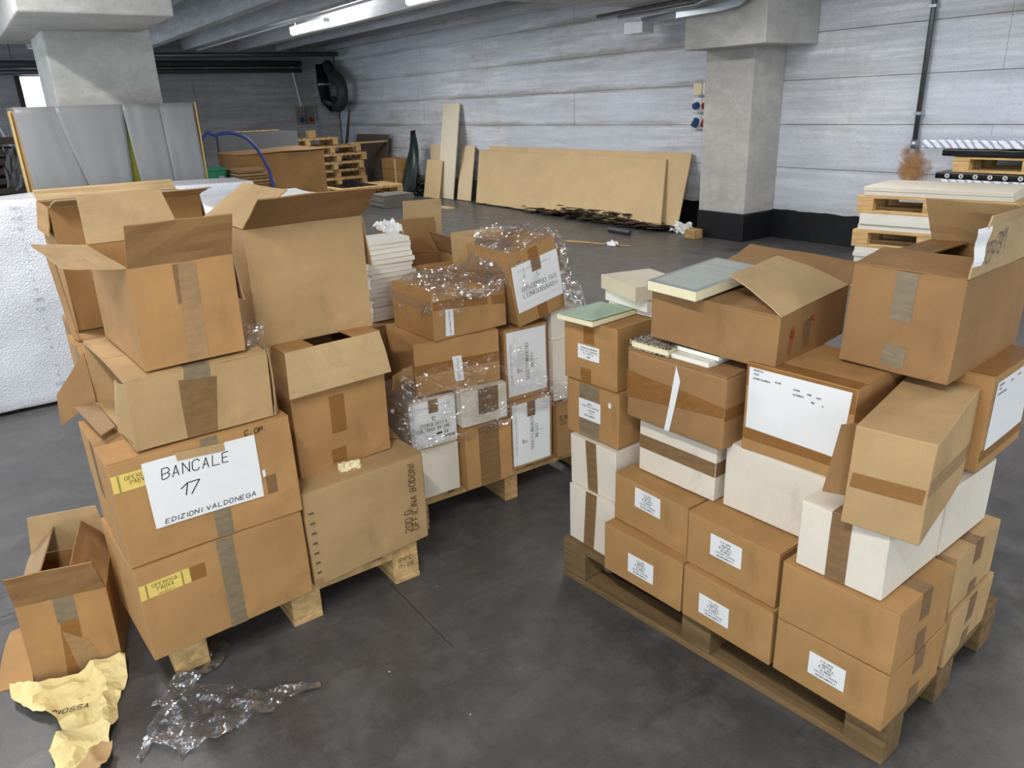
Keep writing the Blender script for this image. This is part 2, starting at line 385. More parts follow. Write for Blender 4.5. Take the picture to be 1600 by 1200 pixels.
# ------------------------------------------------------------------ cartons
BX = {'A1': [-1.589, 1.448, .152, 3.2, .317, .29, .171, 0, 0], 'A2': [-1.265, 1.466, .152, 3.1, .296, .29, .170, 0, 0],
 'A3': [-.962, 1.485, .152, 2.9, .297, .300, .168, 0, 0], 'A4': [-1.589, 1.490, .3235, 1.5, .301, .29, .166, 0, 0],
 'A5': [-1.279, 1.484, .3235, 2.6, .300, .29, .169, 0, 0], 'A6': [-.955, 1.477, .3235, 3.6, .294, .287, .171, 0, 0],
 'A7': [-.989, 1.793, .3235, 5.1, .300, .291, .165, 0, 0], 'A8': [-.981, 1.797, .152, 6.0, .300, .296, .168, 0, 0],
 'W1': [-1.816, 1.487, .152, 3.2, .217, .30, .209, 0, 0], 'W2': [-1.817, 1.499, .3625, 3.0, .209, .29, .183, 0, 0],
 'B1': [-1.851, 1.512, .547, 2.5, .240, .29, .190, 0, 0], 'B2': [-1.862, 1.510, .739, 5.0, .235, .29, .206, 0, 0],
 'WA': [-1.555, 1.560, .4955, 2.8, .292, .29, .171, 0, 0], 'WC': [-.928, 1.489, .4965, 3.3, .216, .283, .181, 0, 0],
 'WD': [-.944, 1.774, .4965, 3.3, .216, .283, .181, 0, 0], 'WB': [-1.237, 1.583, .4955, 3.2, .300, .30, .197, 0, 0],
 'Bx1': [-1.571, 1.520, .686, 3.1, .357, .26, .217, 0, 0], 'Bx2': [-1.189, 1.583, .694, 5.3, .299, .27, .248, 0, 0],
 'Bx3': [-.807, 1.457, .680, 14.5, .165, .421, .244, -.5, .8], 'Bx4': [-1.025, 1.885, .690, 5.2, .300, .301, .256, 0, 0],
 'Bt1': [-1.507, 1.550, .945, 7.3, .398, .367, .142, 3.2, 2.3], 'Bt2': [-1.033, 1.750, .952, 6.1, .261, .484, .248, -1.4, 1.2],
 'L1': [-2.036, .145, .152, 94.1, .485, .38, .299, 0, 0], 'L2': [-2.044, .142, .4525, 92.2, .491, .38, .316, 0, 0],
 'L3': [-2.086, .642, .152, 94.5, .445, .38, .338, 0, 0], 'L4': [-2.185, .683, .4915, 95.1, .334, .33, .423, 0, 0],
 'L5': [-2.288, .646, .916, 91.3, .385, .399, .364, 0, 0], 'L6': [-2.052, .222, .777, 94.4, .373, .440, .198, 2.0, .9],
 'L7': [-2.068, .283, .983, 94.6, .266, .398, .2705, 1.9, .6], 'L8': [-3.004, .227, .900, 91.9, .492, .30, .426, 0, 0],
 'F1': [-2.350, -.155, .004, 77.1, .239, .30, .283, 0, 1.0],
 'M3': [-2.325, 1.384, .152, 87.8, .215, .30, .262, 0, 0], 'M1b': [-2.374, 1.212, .152, 87.9, .162, .30, .205, 0, 0],
 'M4': [-2.357, 1.626, .152, 88.0, .209, .30, .2925, 0, 0], 'M1': [-2.388, 1.181, .3585, 87.0, .1995, .30, .197, 0, 0],
 'M2': [-2.340, 1.386, .416, 86.5, .205, .30, .148, 0, 0], 'M5': [-2.390, 1.632, .446, 88.5, .2126, .30, .3105, 0, 0],
 'M6': [-2.331, 1.845, .152, 87.7, .200, .30, .24, 0, 0], 'M7': [-2.406, 1.234, .567, 82.0, .353, .329, .2105, 0, 0],
 'M8': [-2.377, 1.308, .779, 92.2, .338, .298, .1845, 0, 0], 'M9': [-2.363, 1.690, .760, 87.5, .2346, .30, .3006, 2.5, -12.0]}
_seed = [0]
FACE = {'f': lambda w, d, h: ((0, 0, 0), (1, 0, 0), (0, 0, 1)), 'r': lambda w, d, h: ((w, 0, 0), (0, 1, 0), (0, 0, 1)),
        'l': lambda w, d, h: ((0, d, 0), (0, -1, 0), (0, 0, 1)), 't': lambda w, d, h: ((0, 0, h), (1, 0, 0), (0, 1, 0)),
        'b': lambda w, d, h: ((w, d, 0), (-1, 0, 0), (0, 0, 1))}
def facefn(b, face, wf):
    w, d, h = b[4:7]; o, ax, ay = (Vector(q) for q in FACE[face](w, d, h)); n = ax.cross(ay)
    return lambda s, t, off=0.0: wf(o + ax * s + ay * t) + n * off

def carton(key, name, label, mat='card', group=None, flaps=None, seam=None, dec=(), amp=.0035, r=.004, open_sides='', cat='box'):
    b = BX[key] if isinstance(key, str) else key
    x, y, z, yaw, w, d, h, tx, ty = b
    _seed[0] += 1; wf = noisew(_seed[0], amp, 3.2)
    t = tag(empty(name, (x, y, z), yaw, tx, ty), label, cat, group)
    if flaps is None:                                                  # closed carton
        top = h - (.004 if seam else 0)
        if open_sides:
            th = .005; mb = MB()
            Q = {'f': ((0, 0, 0), (w, 0, 0), (w, 0, top), (0, 0, top)), 'r': ((w, 0, 0), (w, d, 0), (w, d, top), (w, 0, top)), 'b': ((w, d, 0), (0, d, 0), (0, d, top), (w, d, top)),
                 'l': ((0, d, 0), (0, 0, 0), (0, 0, top), (0, d, top)), 't': ((0, 0, top), (w, 0, top), (w, d, top), (0, d, top)), 'u': ((0, d, 0), (w, d, 0), (w, 0, 0), (0, 0, 0))}
            for sd, q in Q.items():
                if sd not in open_sides: mb.quad(*q, -th, th, 8, 6)
            mb.warp(wf).build('body', mat, t)
        else:
            bo = MB().rbox(0, 0, 0, w, d, top, r, 6).warp(wf).build('body', mat, t, True)
            wn_ = bo.modifiers.new('normals', 'WEIGHTED_NORMAL'); wn_.weight = 90
        if seam:
            g = .0016
            if seam == 'x': halves = ((.001, .001, w - .001, d / 2 - g), (.001, d / 2 + g, w - .001, d - .001))
            else: halves = ((.001, .001, w / 2 - g, d - .001), (w / 2 + g, .001, w - .001, d - .001))
            for (a0, b0, a1, b1) in halves:
                MB().quad((a0, b0, top), (a1, b0, top), (a1, b1, top), (a0, b1, top), .0002, .0038, 6, 4).warp(wf).build('flap', mat, t)
    else:                                                              # open carton: walls, floor and standing flaps
        th = .005; mb = MB()
        mb.quad((0, 0, 0), (w, 0, 0), (w, 0, h), (0, 0, h), -th, th, 8, 6)
        mb.quad((w, 0, 0), (w, d, 0), (w, d, h), (w, 0, h), -th, th, 8, 6)
        mb.quad((w, d, 0), (0, d, 0), (0, d, h), (w, d, h), -th, th, 8, 6)
        mb.quad((0, d, 0), (0, 0, 0), (0, 0, h), (0, d, h), -th, th, 8, 6)
        mb.quad((th, th, 0), (w - th, th, 0), (w - th, d - th, 0), (th, d - th, 0), .0005, th, 4, 4)
        mb.warp(wf).build('body', mat, t)
        hinge = {'f': ((0, 0, h), (w, 0, h), (0, 1, 0)), 'b': ((w, d, h), (0, d, h), (0, -1, 0)), 'l': ((0, d, h), (0, 0, h), (1, 0, 0)), 'r': ((w, 0, h), (w, d, h), (-1, 0, 0))}
        for side, fl in flaps.items():
            ang, L = fl[0], fl[1]; s0, s1 = (fl[2], fl[3]) if len(fl) > 3 else (.004, -.004); curl = fl[4] if len(fl) > 4 else 0
            fm = fl[5] if len(fl) > 5 else mat
            s, e, inw = (Vector(q) for q in hinge[side]); ax = (e - s).normalized()
            dr = inw * math.cos(R(ang)) + Vector((0, 0, 1)) * math.sin(R(ang))
            s += ax * .002; e -= ax * .002; lift = Vector((0, 0, .0025))
            MB().quad(s + lift, e + lift, e + dr * L + ax * s1 + lift, s + dr * L + ax * s0 + lift, -.002, .004, 8, 5,
                      lambda u, v, c=curl: c * v * v + .004 * noise.noise(Vector((u * 3, v * 3, _seed[0])))).warp(wf).build('flap', fm, t)
    for dcl in dec:
        decal(t, b, wf, dcl)
    return t

def decal(t, b, wf, dcl):
    """(part, face, 4 corners (s, t) from lower left counter-clockwise or (s0, t0, s1, t1), material, [text...], extra)"""
    part, face, q, mat = dcl[:4]; ff = facefn(b, face, wf)
    if len(q) == 4 and not isinstance(q[0], (tuple, list)): q = [(q[0], q[1]), (q[2], q[1]), (q[2], q[3]), (q[0], q[3])]
    lay = {'tape': .0005, 'label': .0010}.get(part, .0008)
    if len(dcl) > 6: lay += dcl[6]
    mb = MB(); n = 7
    V = []
    for k in (0, 1):
        for j in range(n + 1):
            for i in range(n + 1):
                u, v = i / n, j / n
                a = [(q[0][c] * (1 - u) + q[1][c] * u) * (1 - v) + (q[3][c] * (1 - u) + q[2][c] * u) * v for c in (0, 1)]
                V.append(ff(a[0], a[1], lay + k * .0005))
    N = (n + 1) ** 2; I = lambda k, i, j: k * N + j * (n + 1) + i; F = []
    for j in range(n):
        for i in range(n):
            F.append((I(1, i, j), I(1, i + 1, j), I(1, i + 1, j + 1), I(1, i, j + 1)))
    ring = [I(1, i, 0) for i in range(n)] + [I(1, n, j) for j in range(n)] + [I(1, n - i, n) for i in range(n)] + [I(1, 0, n - j) for j in range(n)]
    for a, c in zip(ring, ring[1:] + ring[:1]): F.append((a - N, c - N, c, a))
    mb.add(V, F); o = mb.build(part, mat, t)
    if len(dcl) > 4 and dcl[4]:
        tm = {}
        for k, tx in enumerate(dcl[4]):
            txt, s, tt, hh, style = tx[:5]; kw = tx[5] if len(tx) > 5 else {}
            ink = kw.pop('ink', 'ink') if 'ink' in kw else 'ink'
            tm.setdefault(ink, MB()); text_mesh(tm[ink], txt, ff, s, tt, hh, style, seed=k + _seed[0], off=lay + .0009, **kw)
        for ink, mbx in tm.items(): mbx.build('lettering', ink, o)
    if len(dcl) > 5 and dcl[5]: o['label'] = dcl[5]
    return o
def on_face(t, b, wf, face, texts, ink, part='lettering', off=.0008):
    ff = facefn(b, face, wf)
    for k, tx in enumerate(texts):
        mb = MB(); kw = tx[5] if len(tx) > 5 else {}; text_mesh(mb, tx[0], ff, tx[1], tx[2], tx[3], tx[4], seed=k + 5, off=off, **kw)
        mb.build(part, ink, t)

# ------------------------------------------------------------------ the setting
XL, XR, YB, YF, ZC = -18.2, 6.0, 7.8, -2.6, 3.35
fl = MB().quad((XL, YF, 0), (XR, YF, 0), (XR, YB + .2, 0), (XL, YB + .2, 0), -.1, .1, 1, 1).build('floor', 'floor'); tag(fl, kind='structure')
for (p, q, wdt) in (((-2.7, .934), (-1.72, .934), .0022), ((-2.825, -2.5), (-2.825, 3.5), .003), ((-6.9, -2.5), (-6.9, 7.2), .006)):
    mb = MB(); a = Vector((*p, 0)); c = Vector((*q, 0)); n = (c - a).normalized().cross(Vector((0, 0, 1))) * wdt / 2
    K = 60; V = []
    for i in range(K + 1):
        m_ = a.lerp(c, i / K); off = n.normalized() * .004 * noise.noise(Vector((i * .7, wdt * 99, 1)))
        V += [m_ + off - n + Vector((0, 0, .0006)), m_ + off + n + Vector((0, 0, .0006))]
    mb.add(V, [(2 * i, 2 * i + 1, 2 * i + 3, 2 * i + 2) for i in range(K)]).build('joint', 'bitumen', fl)

# back wall of cast concrete: a core with every shutter panel proud of it
wb = MB().box(XL, YB + .012, 0, 1.5, YB + .25, ZC).build('wall_back', 'concrete_stain'); tag(wb, kind='structure')
rows = [(.30, .802), (.806, 1.268), (1.272, 1.733), (1.737, 2.198), (2.202, 2.665), (2.669, 3.2)]
cols = [-18.15, -16.2, -14.09, -13.9, -12.23, -11.6, -9.30, -6.78, -6.62, -3.38, -.45, 1.5]
rp = random.Random(3)
for (z0, z1) in rows:
    for x0, x1 in zip(cols, cols[1:]):
        dy = rp.uniform(-.004, .006); e = .0008 + rp.uniform(0, .0012)
        nx = max(1, int((x1 - x0) / .25))
        MB().quad((x0 + e, YB - dy, z0 + e), (x1 - e, YB - dy, z0 + e), (x1 - e, YB - dy, z1 - e), (x0 + e, YB - dy, z1 - e), -.012, .012 + rp.uniform(0, .004), nx, 3,
                  lambda u, v: .002 * noise.noise(Vector((u * 5 + x0, v * 4, z0)))).build('panel', 'concrete_wall', wb)
bb = MB()
def skirt(x0, x1, y, h0, sd):
    K = max(4, int(abs(x1 - x0) / .05)); V = []
    for i in range(K + 1):
        x = x0 + (x1 - x0) * i / K; h = h0 + .02 * noise.noise(Vector((x * 6, sd, 0))) + .008 * noise.noise(Vector((x * 31, sd, 0)))
        V += [(x, y, 0), (x, y, h), (x, y + .02, h), (x, y + .02, 0)]
    F = []
    for i in range(K):
        for a in range(4): F.append((4 * i + a, 4 * i + 4 + a, 4 * i + 4 + (a + 1) % 4, 4 * i + (a + 1) % 4)[::-1])
    F += [(0, 1, 2, 3), tuple(4 * K + a for a in (3, 2, 1, 0))]
    bb.add(V, F)
skirt(-7.4, 1.5, YB - .03, .33, 1)
tag(bb.build('baseboard_back', 'bitumen'), kind='structure')

# end wall, its weaker light put into a darker concrete
wl = MB().box(XL - .3, YF, 0, XL - .012, YB + .2, ZC).build('wall_left', 'concrete_shaded'); tag(wl, kind='structure')
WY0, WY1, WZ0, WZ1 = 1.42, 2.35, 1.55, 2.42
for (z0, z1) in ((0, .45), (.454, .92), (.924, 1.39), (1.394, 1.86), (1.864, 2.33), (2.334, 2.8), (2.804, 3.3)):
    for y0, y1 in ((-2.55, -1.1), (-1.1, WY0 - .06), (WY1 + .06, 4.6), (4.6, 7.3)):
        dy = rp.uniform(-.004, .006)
        MB().quad((XL + dy, y1 - .003, z0), (XL + dy, y0 + .003, z0), (XL + dy, y0 + .003, z1), (XL + dy, y1 - .003, z1), -.012, .012, 6, 2).build('panel', 'concrete_shaded', wl)
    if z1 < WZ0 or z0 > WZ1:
        MB().quad((XL, WY1 + .05, z0), (XL, WY0 - .05, z0), (XL, WY0 - .05, z1), (XL, WY1 + .05, z1), -.012, .012, 4, 2).build('panel', 'concrete_shaded', wl)
MB().box(XL - .02, 7.3, 0, XL + .25, 7.75, 3.2).build('pilaster', 'concrete_shaded', wl)
wn = tag(empty('window_1', (XL, 0, 0)), kind='structure')
mb = MB(); f = .09
mb.box(0, WY0 - f, WZ0 - f, .06, WY0, WZ1 + f); mb.box(0, WY1, WZ0 - f, .06, WY1 + f, WZ1 + f); mb.box(0, WY0, WZ1, .06, WY1, WZ1 + f); mb.box(0, WY0, WZ0 - f, .06, WY1, WZ0)
mb.build('window_frame', 'frame_brown', wn)
MB().box(0, WY0, WZ0, .015, WY1, WZ1).build('pane', 'daylight', wn)

# ceiling of ribbed concrete slabs
ce = MB().box(XL, YF, ZC, XR, YB + .2, ZC + .2).build('ceiling', 'concrete_ceiling'); tag(ce, kind='structure')
for y in (7.68, 6.60, 5.74, 4.58, 3.72, 2.60, 1.74, .62, -.24, -1.36, -2.22):
    mb = MB(); w0, w1 = .085, .11
    V = [(x, y + s_ * w_, z) for x in (XL, XR) for (z, w_) in ((2.9, w0), (3.36, w1)) for s_ in (-1, 1)]
    mb.add(V, [(0, 1, 5, 4), (0, 4, 6, 2), (1, 3, 7, 5), (0, 2, 3, 1), (4, 5, 7, 6)]).build('rib', 'concrete_beam', ce)
MB().box(-7.25, YF, 2.62, -5.05, YB, 3.36).build('girder', 'concrete_beam', ce)

# columns
cl = tag(empty('concrete_column', (-5.985, 7.5, 0)), 'pale concrete column with capital standing against the far bright wall', 'column')
MB().rbox(-.335, -.25, .31, .335, .29, 2.12, .012, 3).build('shaft', 'concrete_column', cl)
MB().rbox(-.345, -.26, 0, .345, .29, .32, .012, 3).build('painted_base', 'bitumen', cl)
MB().rbox(-.35, -.60, 2.085, .72, .29, 2.63, .012, 3).build('capital', 'concrete_column', cl)
cl = tag(empty('concrete_column', (-6.35, .97, 0)), 'thick concrete column with wide capital behind the grey wrapped crate', 'column')
MB().rbox(-.35, -.325, 0, .35, .325, 2.17, .012, 3).build('shaft', 'concrete_column', cl)
MB().rbox(-.7, -.52, 2.14, 1.31, .265, 2.63, .012, 3).build('capital', 'concrete_column', cl)

# ------------------------------------------------------------------ fluorescent lamps
def lamp(x, y, label):
    t = tag(empty('fluorescent_lamp', (x, y, 2.80)), label, 'lamp', 'fluorescent ceiling lamps')
    mb = MB(); mb.rbox(-.72, -.045, .03, .72, .045, .09, .01, 2).build('housing', 'white_plastic', t)
    mb = MB(); V = []; n = 10
    mb.tube([(-.70, 0, .01), (-.2, 0, .01), (.2, 0, .01), (.70, 0, .01)], .042, n).build('tube', 'tube', t, True)
    for sx in (-.55, .55): MB().tube([(sx, 0, .09), (sx, 0, .55)], .006, 6).build('hanger', 'steel_dark', t)
    ld = bpy.data.lights.new('fluorescent_light', 'AREA'); ld.shape = 'RECTANGLE'; ld.size = 1.4; ld.size_y = .10; ld.energy = LAMP_W; ld.color = (1.0, .975, .94)
    lo = bpy.data.objects.new('fluorescent_light', ld); COL.objects.link(lo); lo.parent = t; lo.location = (0, 0, -.045)
    l2 = ld.copy(); l2.energy = LAMP_W * .95; l2.size_y = .16; lu = bpy.data.objects.new('fluorescent_light', l2); COL.objects.link(lu); lu.parent = t; lu.location = (0, 0, .10); lu.rotation_euler = (math.pi, 0, 0)
lamp(-12.3, 4.97, 'lit fluorescent lamp under the ribs, left one of two in view')
lamp(-8.35, 4.97, 'lit fluorescent lamp under the ribs, cut by the top edge of the picture')
for (x, y) in ((-4.35, 4.97), (-.3, 4.97), (-4.35, -.35), (-.3, -.35), (3.6, -.35), (3.6, 4.97)):
    lamp(x, y, 'lit fluorescent ceiling lamp out of view, ' + {(-4.35, 4.97): 'above the aisle before the far column', (-.3, 4.97): 'right of the camera over the paper pallets', (-4.35, -.35): 'above the bubble-wrapped load', (-.3, -.35): 'straight above the camera', (3.6, -.35): 'behind the camera', (3.6, 4.97): 'behind the camera to the right'}[(x, y)])

# ------------------------------------------------------------------ pallets
def pallet(loc, yaw, L, W, label, mat='wood_pale', H=.152, bw=.10, bl=.13, seed=1, group=None):
    """local x along the boards (length L), y across (width W)"""
    rd = random.Random(seed); k = H / .144
    t = tag(empty('wooden_pallet', loc, yaw), label, 'pallet', group)
    b1, blk, b2, b3 = .022 * k, .078 * k, .022 * k, .022 * k
    ys = (0, (W - bw) / 2, W - bw); xs = (0, (L - bl) / 2, L - bl)
    for yy in ys: MB().rbox(0, yy, 0, L, yy + bw, b1, .003, 2).warp(noisew(rd.random() * 50, .004, 5)).build('bottom_board', mat, t)
    for yy in ys:
        for xx in xs: MB().rbox(xx, yy, b1, xx + bl, yy + bw, b1 + blk, .004, 2).build('block', mat, t)
    for xx in xs: MB().rbox(xx, 0, b1 + blk, xx + bl, W, b1 + blk + b2, .003, 2).warp(noisew(rd.random() * 50, .003, 5)).build('cross_board', mat, t)
    n = 5; wb_ = (W - (n - 1) * .035) / n
    for i in range(n):
        yy = i * (wb_ + .035)
        MB().rbox(0, yy, H - b3, L, yy + wb_, H - .0005, .003, 2).warp(noisew(rd.random() * 50, .002, 5)).build('top_board', mat, t)
    return t
P_R = pallet((-1.816, 1.459, 0), 4.9, 1.146, .72, 'worn grey-brown pallet under the small labelled cartons on the right', 'wood_grey', bw=.1, bl=.105, seed=3)
P_L = pallet((-2.136, .201, 0), 180.1, 1.2, -0.0 + .843, 'pale new pallet under the leaning open cartons on the left', 'wood_pale', seed=5)
P_L.location = (-2.136, 1.044, 0)
P_M = pallet((-2.375, 2.10, 0), 178.5, 1.2, .93, 'pale pallet under the film-wrapped cartons in the middle', 'wood_mid', bw=.066, seed=8)
# stamp burnt into the near right block of the left pallet
mb = MB(); ffn = lambda s, t, off=0: Vector((-.0005 - off, .0 + .1 - s, t))
for tx, s, t_, h in (('IPPC', .018, .085, .016), ('IT-05', .018, .060, .014)): text_mesh(mb, tx, ffn, s, t_, h, 'sans', center=False, off=.001, width=.06)
mb.build('stamp', 'ink_brown', P_L)

# ------------------------------------------------------------------ right pallet
def place_label(q0):
    (s0, t0), (s1, t1) = q0
    cs, w = (s0 + s1) / 2, s1 - s0; h = t1 - t0
    return ('label', 'f', (s0, t0, s1, t1), 'paper', [('K. B. LUPUS', cs, t0 + h * .79, h * .075, 'sans'), ('PRINTED ON', cs, t0 + h * .66, h * .06, 'sans'),
        ('A PLACE', cs, t0 + h * .50, h * .125, 'serif'), ('OF ARRIVAL', cs, t0 + h * .39, h * .07, 'sans'), ('CARTIERE FEDRIGONI', cs, t0 + h * .25, h * .075, 'serif'), ('200 COPIE NUMERATE, IT', cs, t0 + h * .10, h * .06, 'sans')], 'square white printed label')
g = 'small brown cartons with a square white label'
carton('A1', 'carton', 'small brown carton with white label, bottom layer, next to the white cartons', 'card', g, seam='x', dec=[place_label(((.106, .042), (.209, .109)))])
carton('A2', 'carton', 'small brown carton with white label, bottom layer, middle of three', 'card', g, seam='x', dec=[place_label(((.061, .042), (.163, .108)))])
carton('A3', 'carton', 'small brown carton with white label, bottom layer, at the nearest pallet corner', 'card', g, seam='x',
       dec=[place_label(((.099, .053), (.197, .119))), ('tape', 'r', (.13, .10, .18, .167), 'tape'), ('tape', 'r', (.13, .002, .18, .055), 'tape')])
carton('A4', 'carton', 'small brown carton with white label, second layer, beside the two white cartons', 'card', g, seam='x', dec=[place_label(((.089, .081), (.195, .149)))])
carton('A5', 'carton', 'small brown carton with white label, second layer, under the large white carton', 'card', g, seam='x', dec=[place_label(((.083, .066), (.188, .134)))])
carton('A6', 'carton', 'small brown carton without label, second layer, at the nearest pallet corner', 'card', seam='x',
       dec=[('tape', 'r', (.115, .095, .165, .171), 'tape'), ('tape', 'r', (.115, .0, .165, .06), 'tape'), ('tape', 't', (.22, .118, .294, .166), 'tape')])
carton('A7', 'carton', 'tan carton with torn top edge, second layer, far right end of the pallet', 'card_tan', seam='y',
       dec=[('tape', 'r', (.12, .10, .17, .165), 'tape'), ('tape', 'r', (.12, .0, .17, .04), 'tape'), ('tape', 't', (.18, .11, .30, .16), 'tape')])
carton('A8', 'carton', 'crushed tan carton, bottom layer, far right end of the pallet', 'card_tan', seam='y', amp=.008,
       dec=[('tape', 'r', (.12, .08, .17, .168), 'tape'), ('tape', 'r', (.12, .0, .17, .05), 'tape')])
carton('W1', 'white_carton', 'white carton with vertical brown tape, lower one at the left pallet corner', 'card_white', seam='x', dec=[('tape', 'f', [(.072, .001), (.122, .001), (.135, .209), (.083, .208)], 'tape')])
carton('W2', 'white_carton', 'white carton with vertical brown tape, directly under the two labelled brown cartons', 'card_white', seam='x', dec=[('tape', 'f', [(.083, .001), (.129, .001), (.122, .183), (.073, .183)], 'tape')])
carton('B1', 'carton', 'brown carton with white label and small white dot, on the white cartons', 'card_red', seam='x',
       dec=[('tape', 'f', (.062, .001, .154, .190), 'tape_grey'),
            ('label', 'f', (.060, .065, .161, .135), 'paper', [('ORDINE N.', .112, .120, .004, 'sans'), ('R. MANICA DEL BERNARDO', .112, .110, .0052, 'serif', {'width': .085}), ('CONSEGNA', .12, .098, .005, 'serif'), ('COPIE', .12, .089, .005, 'serif'), ('CARTA DI FABRIANO', .11, .078, .0042, 'sans')], 'white address label'),
            ('sticker', 'f', (.196, .135, .208, .152), 'paper')])
carton('B2', 'carton', 'brown carton with white label under the thin green book', 'card', seam='x',
       dec=[('tape', 'f', (.090, .135, .136, .206), 'tape_amber'), ('tape', 'f', (.076, .004, .123, .050), 'tape_amber'), ('tape', 't', (.09, .0, .136, .29), 'tape_amber'),
            ('label', 'f', (.064, .081, .160, .129), 'paper', [('L. ORDINE DEL BERNARDO', .112, .117, .0042, 'sans', {'width': .08}), ('L\'ARTE DI STAMPARE', .112, .107, .006, 'serif', {'width': .085}), ('ALLA PRESSA', .112, .098, .0055, 'serif'), ('VERONA', .112, .088, .004, 'sans')], 'white address label')])
carton('WA', 'white_carton', 'flat white carton banded with brown tape under the torn brown carton', 'card_white', seam='x', dec=[('tape', 'f', (.001, .077, .291, .122), 'tape'), ('tape', 'r', (.001, .077, .20, .122), 'tape')])
carton('WB', 'white_carton', 'large plain white carton between the banded one and the one with upright tape', 'card_white', seam='x')
carton('WC', 'white_carton', 'white carton with upright brown tape at the nearest corner, under the jutting box', 'card_white', seam='y', dec=[('tape', 'f', (.079, .001, .130, .181), 'tape'), ('tape', 't', (.079, .0, .130, .283), 'tape')])
carton('WD', 'white_carton', 'plain white carton at the right rear, under the carton with papers on its side', 'card_white', seam='y')
carton('Bx1', 'carton', 'torn brown carton with ripped white strip and peeling amber tape', 'card_dark', seam='x', amp=.008, r=.010,
       dec=[('tape', 'f', [(.002, .065), (.353, .099), (.355, .130), (.002, .150)], 'tape_amber'), ('tape', 'r', (.001, .09, .20, .125), 'tape_amber'),
            ('torn_strip', 'f', [(.147, .002), (.166, .004), (.205, .165), (.191, .208)], 'paper', None, 'ripped white paper strip', .001)])
carton('Bx2', 'carton', 'brown carton with large blank white sheet taped on its front', 'card_red', seam='x',
       dec=[('tape', 'f', (.002, .034, .297, .066), 'tape_amber'), ('tape', 'f', (.002, .185, .297, .246), 'tape_amber'), ('tape', 't', (.002, .002, .297, .05), 'tape_amber'),
            ('label', 'f', [(.010, .068), (.277, .060), (.287, .238), (.009, .237)], 'paper',
             [('REPARTO DI', .022, .229, .0042, 'sans', {'center': False}), ('TITOLO', .022, .219, .0042, 'sans', {'center': False}), ('EDIZIONI VALDONEGA', .022, .207, .0042, 'sans', {'center': False}),
              ('AUTORE', .085, .211, .004, 'sans', {'center': False}), ('EDITORE', .137, .205, .004, 'sans', {'center': False}), ('ANNO', .175, .202, .004, 'sans', {'center': False}), ('COPIE', .200, .199, .004, 'sans', {'center': False}),
              ('VALDONEGA', .137, .192, .0045, 'sans', {'center': False}), ('1986', .187, .184, .004, 'sans', {'center': False}), ('17', .217, .181, .004, 'sans', {'center': False})], 'large white paper sheet')])
b3 = carton('Bx3', 'carton', 'narrow brown carton turned askew, jutting over the nearest white carton', 'card_tan', seam=None, amp=.006,
       dec=[('tape', 'f', [(.007, .095), (.157, .099), (.160, .136), (.010, .132)], 'tape_amber'), ('tape', 'r', [(.001, .117), (.415, .060), (.415, .10), (.001, .158)], 'tape_pale')])
MB().quad((-.004, .02, .06), (-.045, -.01, .07), (-.028, .0, .235), (-.002, .03, .235), 0, .004, 4, 4).build('flap', 'card_dark', b3)
carton('Bx4', 'carton', 'brown carton at the right edge with white sheet on its side', 'card_red', seam='y',
       dec=[('tape', 'r', (.002, .028, .298, .060), 'tape_amber'), ('tape', 't', (.24, .0, .30, .301), 'tape_amber'),
            ('label', 'r', (.026, .055, .285, .235), 'paper', [('REPARTO DI', .04, .222, .005, 'sans', {'center': False}), ('TITOLO', .04, .211, .005, 'sans', {'center': False}), ('EDIZIONI VALDONEGA', .04, .198, .005, 'sans', {'center': False}), ('AUTORE', .12, .215, .005, 'sans', {'center': False}), ('EDITORE', .17, .218, .005, 'sans', {'center': False}), ('ANNO', .22, .22, .005, 'sans', {'center': False})], 'large white paper sheet')])
bt = carton('Bt1', 'carton', 'wide flat brown carton with loose flaps and red arrow, grey book on top', 'card_dark', amp=.005,
       flaps={'f': (-1, .175, .01, -.06, .0), 'b': (174, .15, 0, 0, -.01), 'l': (-3, .12, .0, -.02, .0), 'r': (24, .20, .06, -.05, -.02, 'card_pale')},
       dec=[('tape', 'r', (.13, .02, .17, .10), 'tape')])
mb = MB(); ffr = facefn(BX['Bt1'], 'r', lambda p: p)
mb.add([ffr(*q, .0045) for q in ((.053, .03), (.058, .03), (.064, .08), (.059, .08))], [(0, 1, 2, 3)]); mb.add([ffr(*q, .0045) for q in ((.054, .076), (.071, .074), (.067, .110))], [(0, 1, 2)])
mb.add([ffr(*q, .0045) for q in ((.16, .095), (.175, .095), (.175, .099), (.164, .099), (.164, .106), (.175, .106), (.175, .110), (.16, .110))], [(0, 1, 2, 3), (0, 3, 4, 7), (4, 5, 6, 7)])
mb.build('printed_arrow', 'ink_red', bt)
b2 = carton('Bt2', 'carton', 'big open brown carton on top at the right with handwritten flap', 'card_dark', amp=.005,
       flaps={'f': (8, .14, .01, -.01, .004, 'card_dark'), 'l': (3, .10, .01, -.04, .0), 'r': (93, .142, .018, -.014, .01, 'card_pale'), 'b': (52, .16, .04, 0, .0, 'card_tan')},
       dec=[('tape', 'f', (.105, .13, .155, .246), 'tape_grey'), ('tape', 'f', (.103, .014, .158, .068), 'tape_grey')])
mb = MB(); w_, d_, h_ = BX['Bt2'][4:7]
ffl = lambda s, t, off=0: Vector((w_ + .012 + off, s, h_ + t))
text_mesh(mb, 'CP', ffl, .045, .030, .045, 'hand', 8, False, 2, .05, .002); text_mesh(mb, '31', ffl, .105, .05, .045, 'hand', 8, False, 4, .045, .002)
mb.build('lettering', 'ink_soft', b2)
MB().quad((w_ + .004, -.004, h_ + .03), (w_ + .016, .012, h_ + .035), (w_ + .016, .03, h_ + .12), (w_ + .002, -.012, h_ + .115), 0, .001, 6, 8, lambda u, v: .003 * math.sin(v * 9)).build('torn_paper', 'paper', b2)

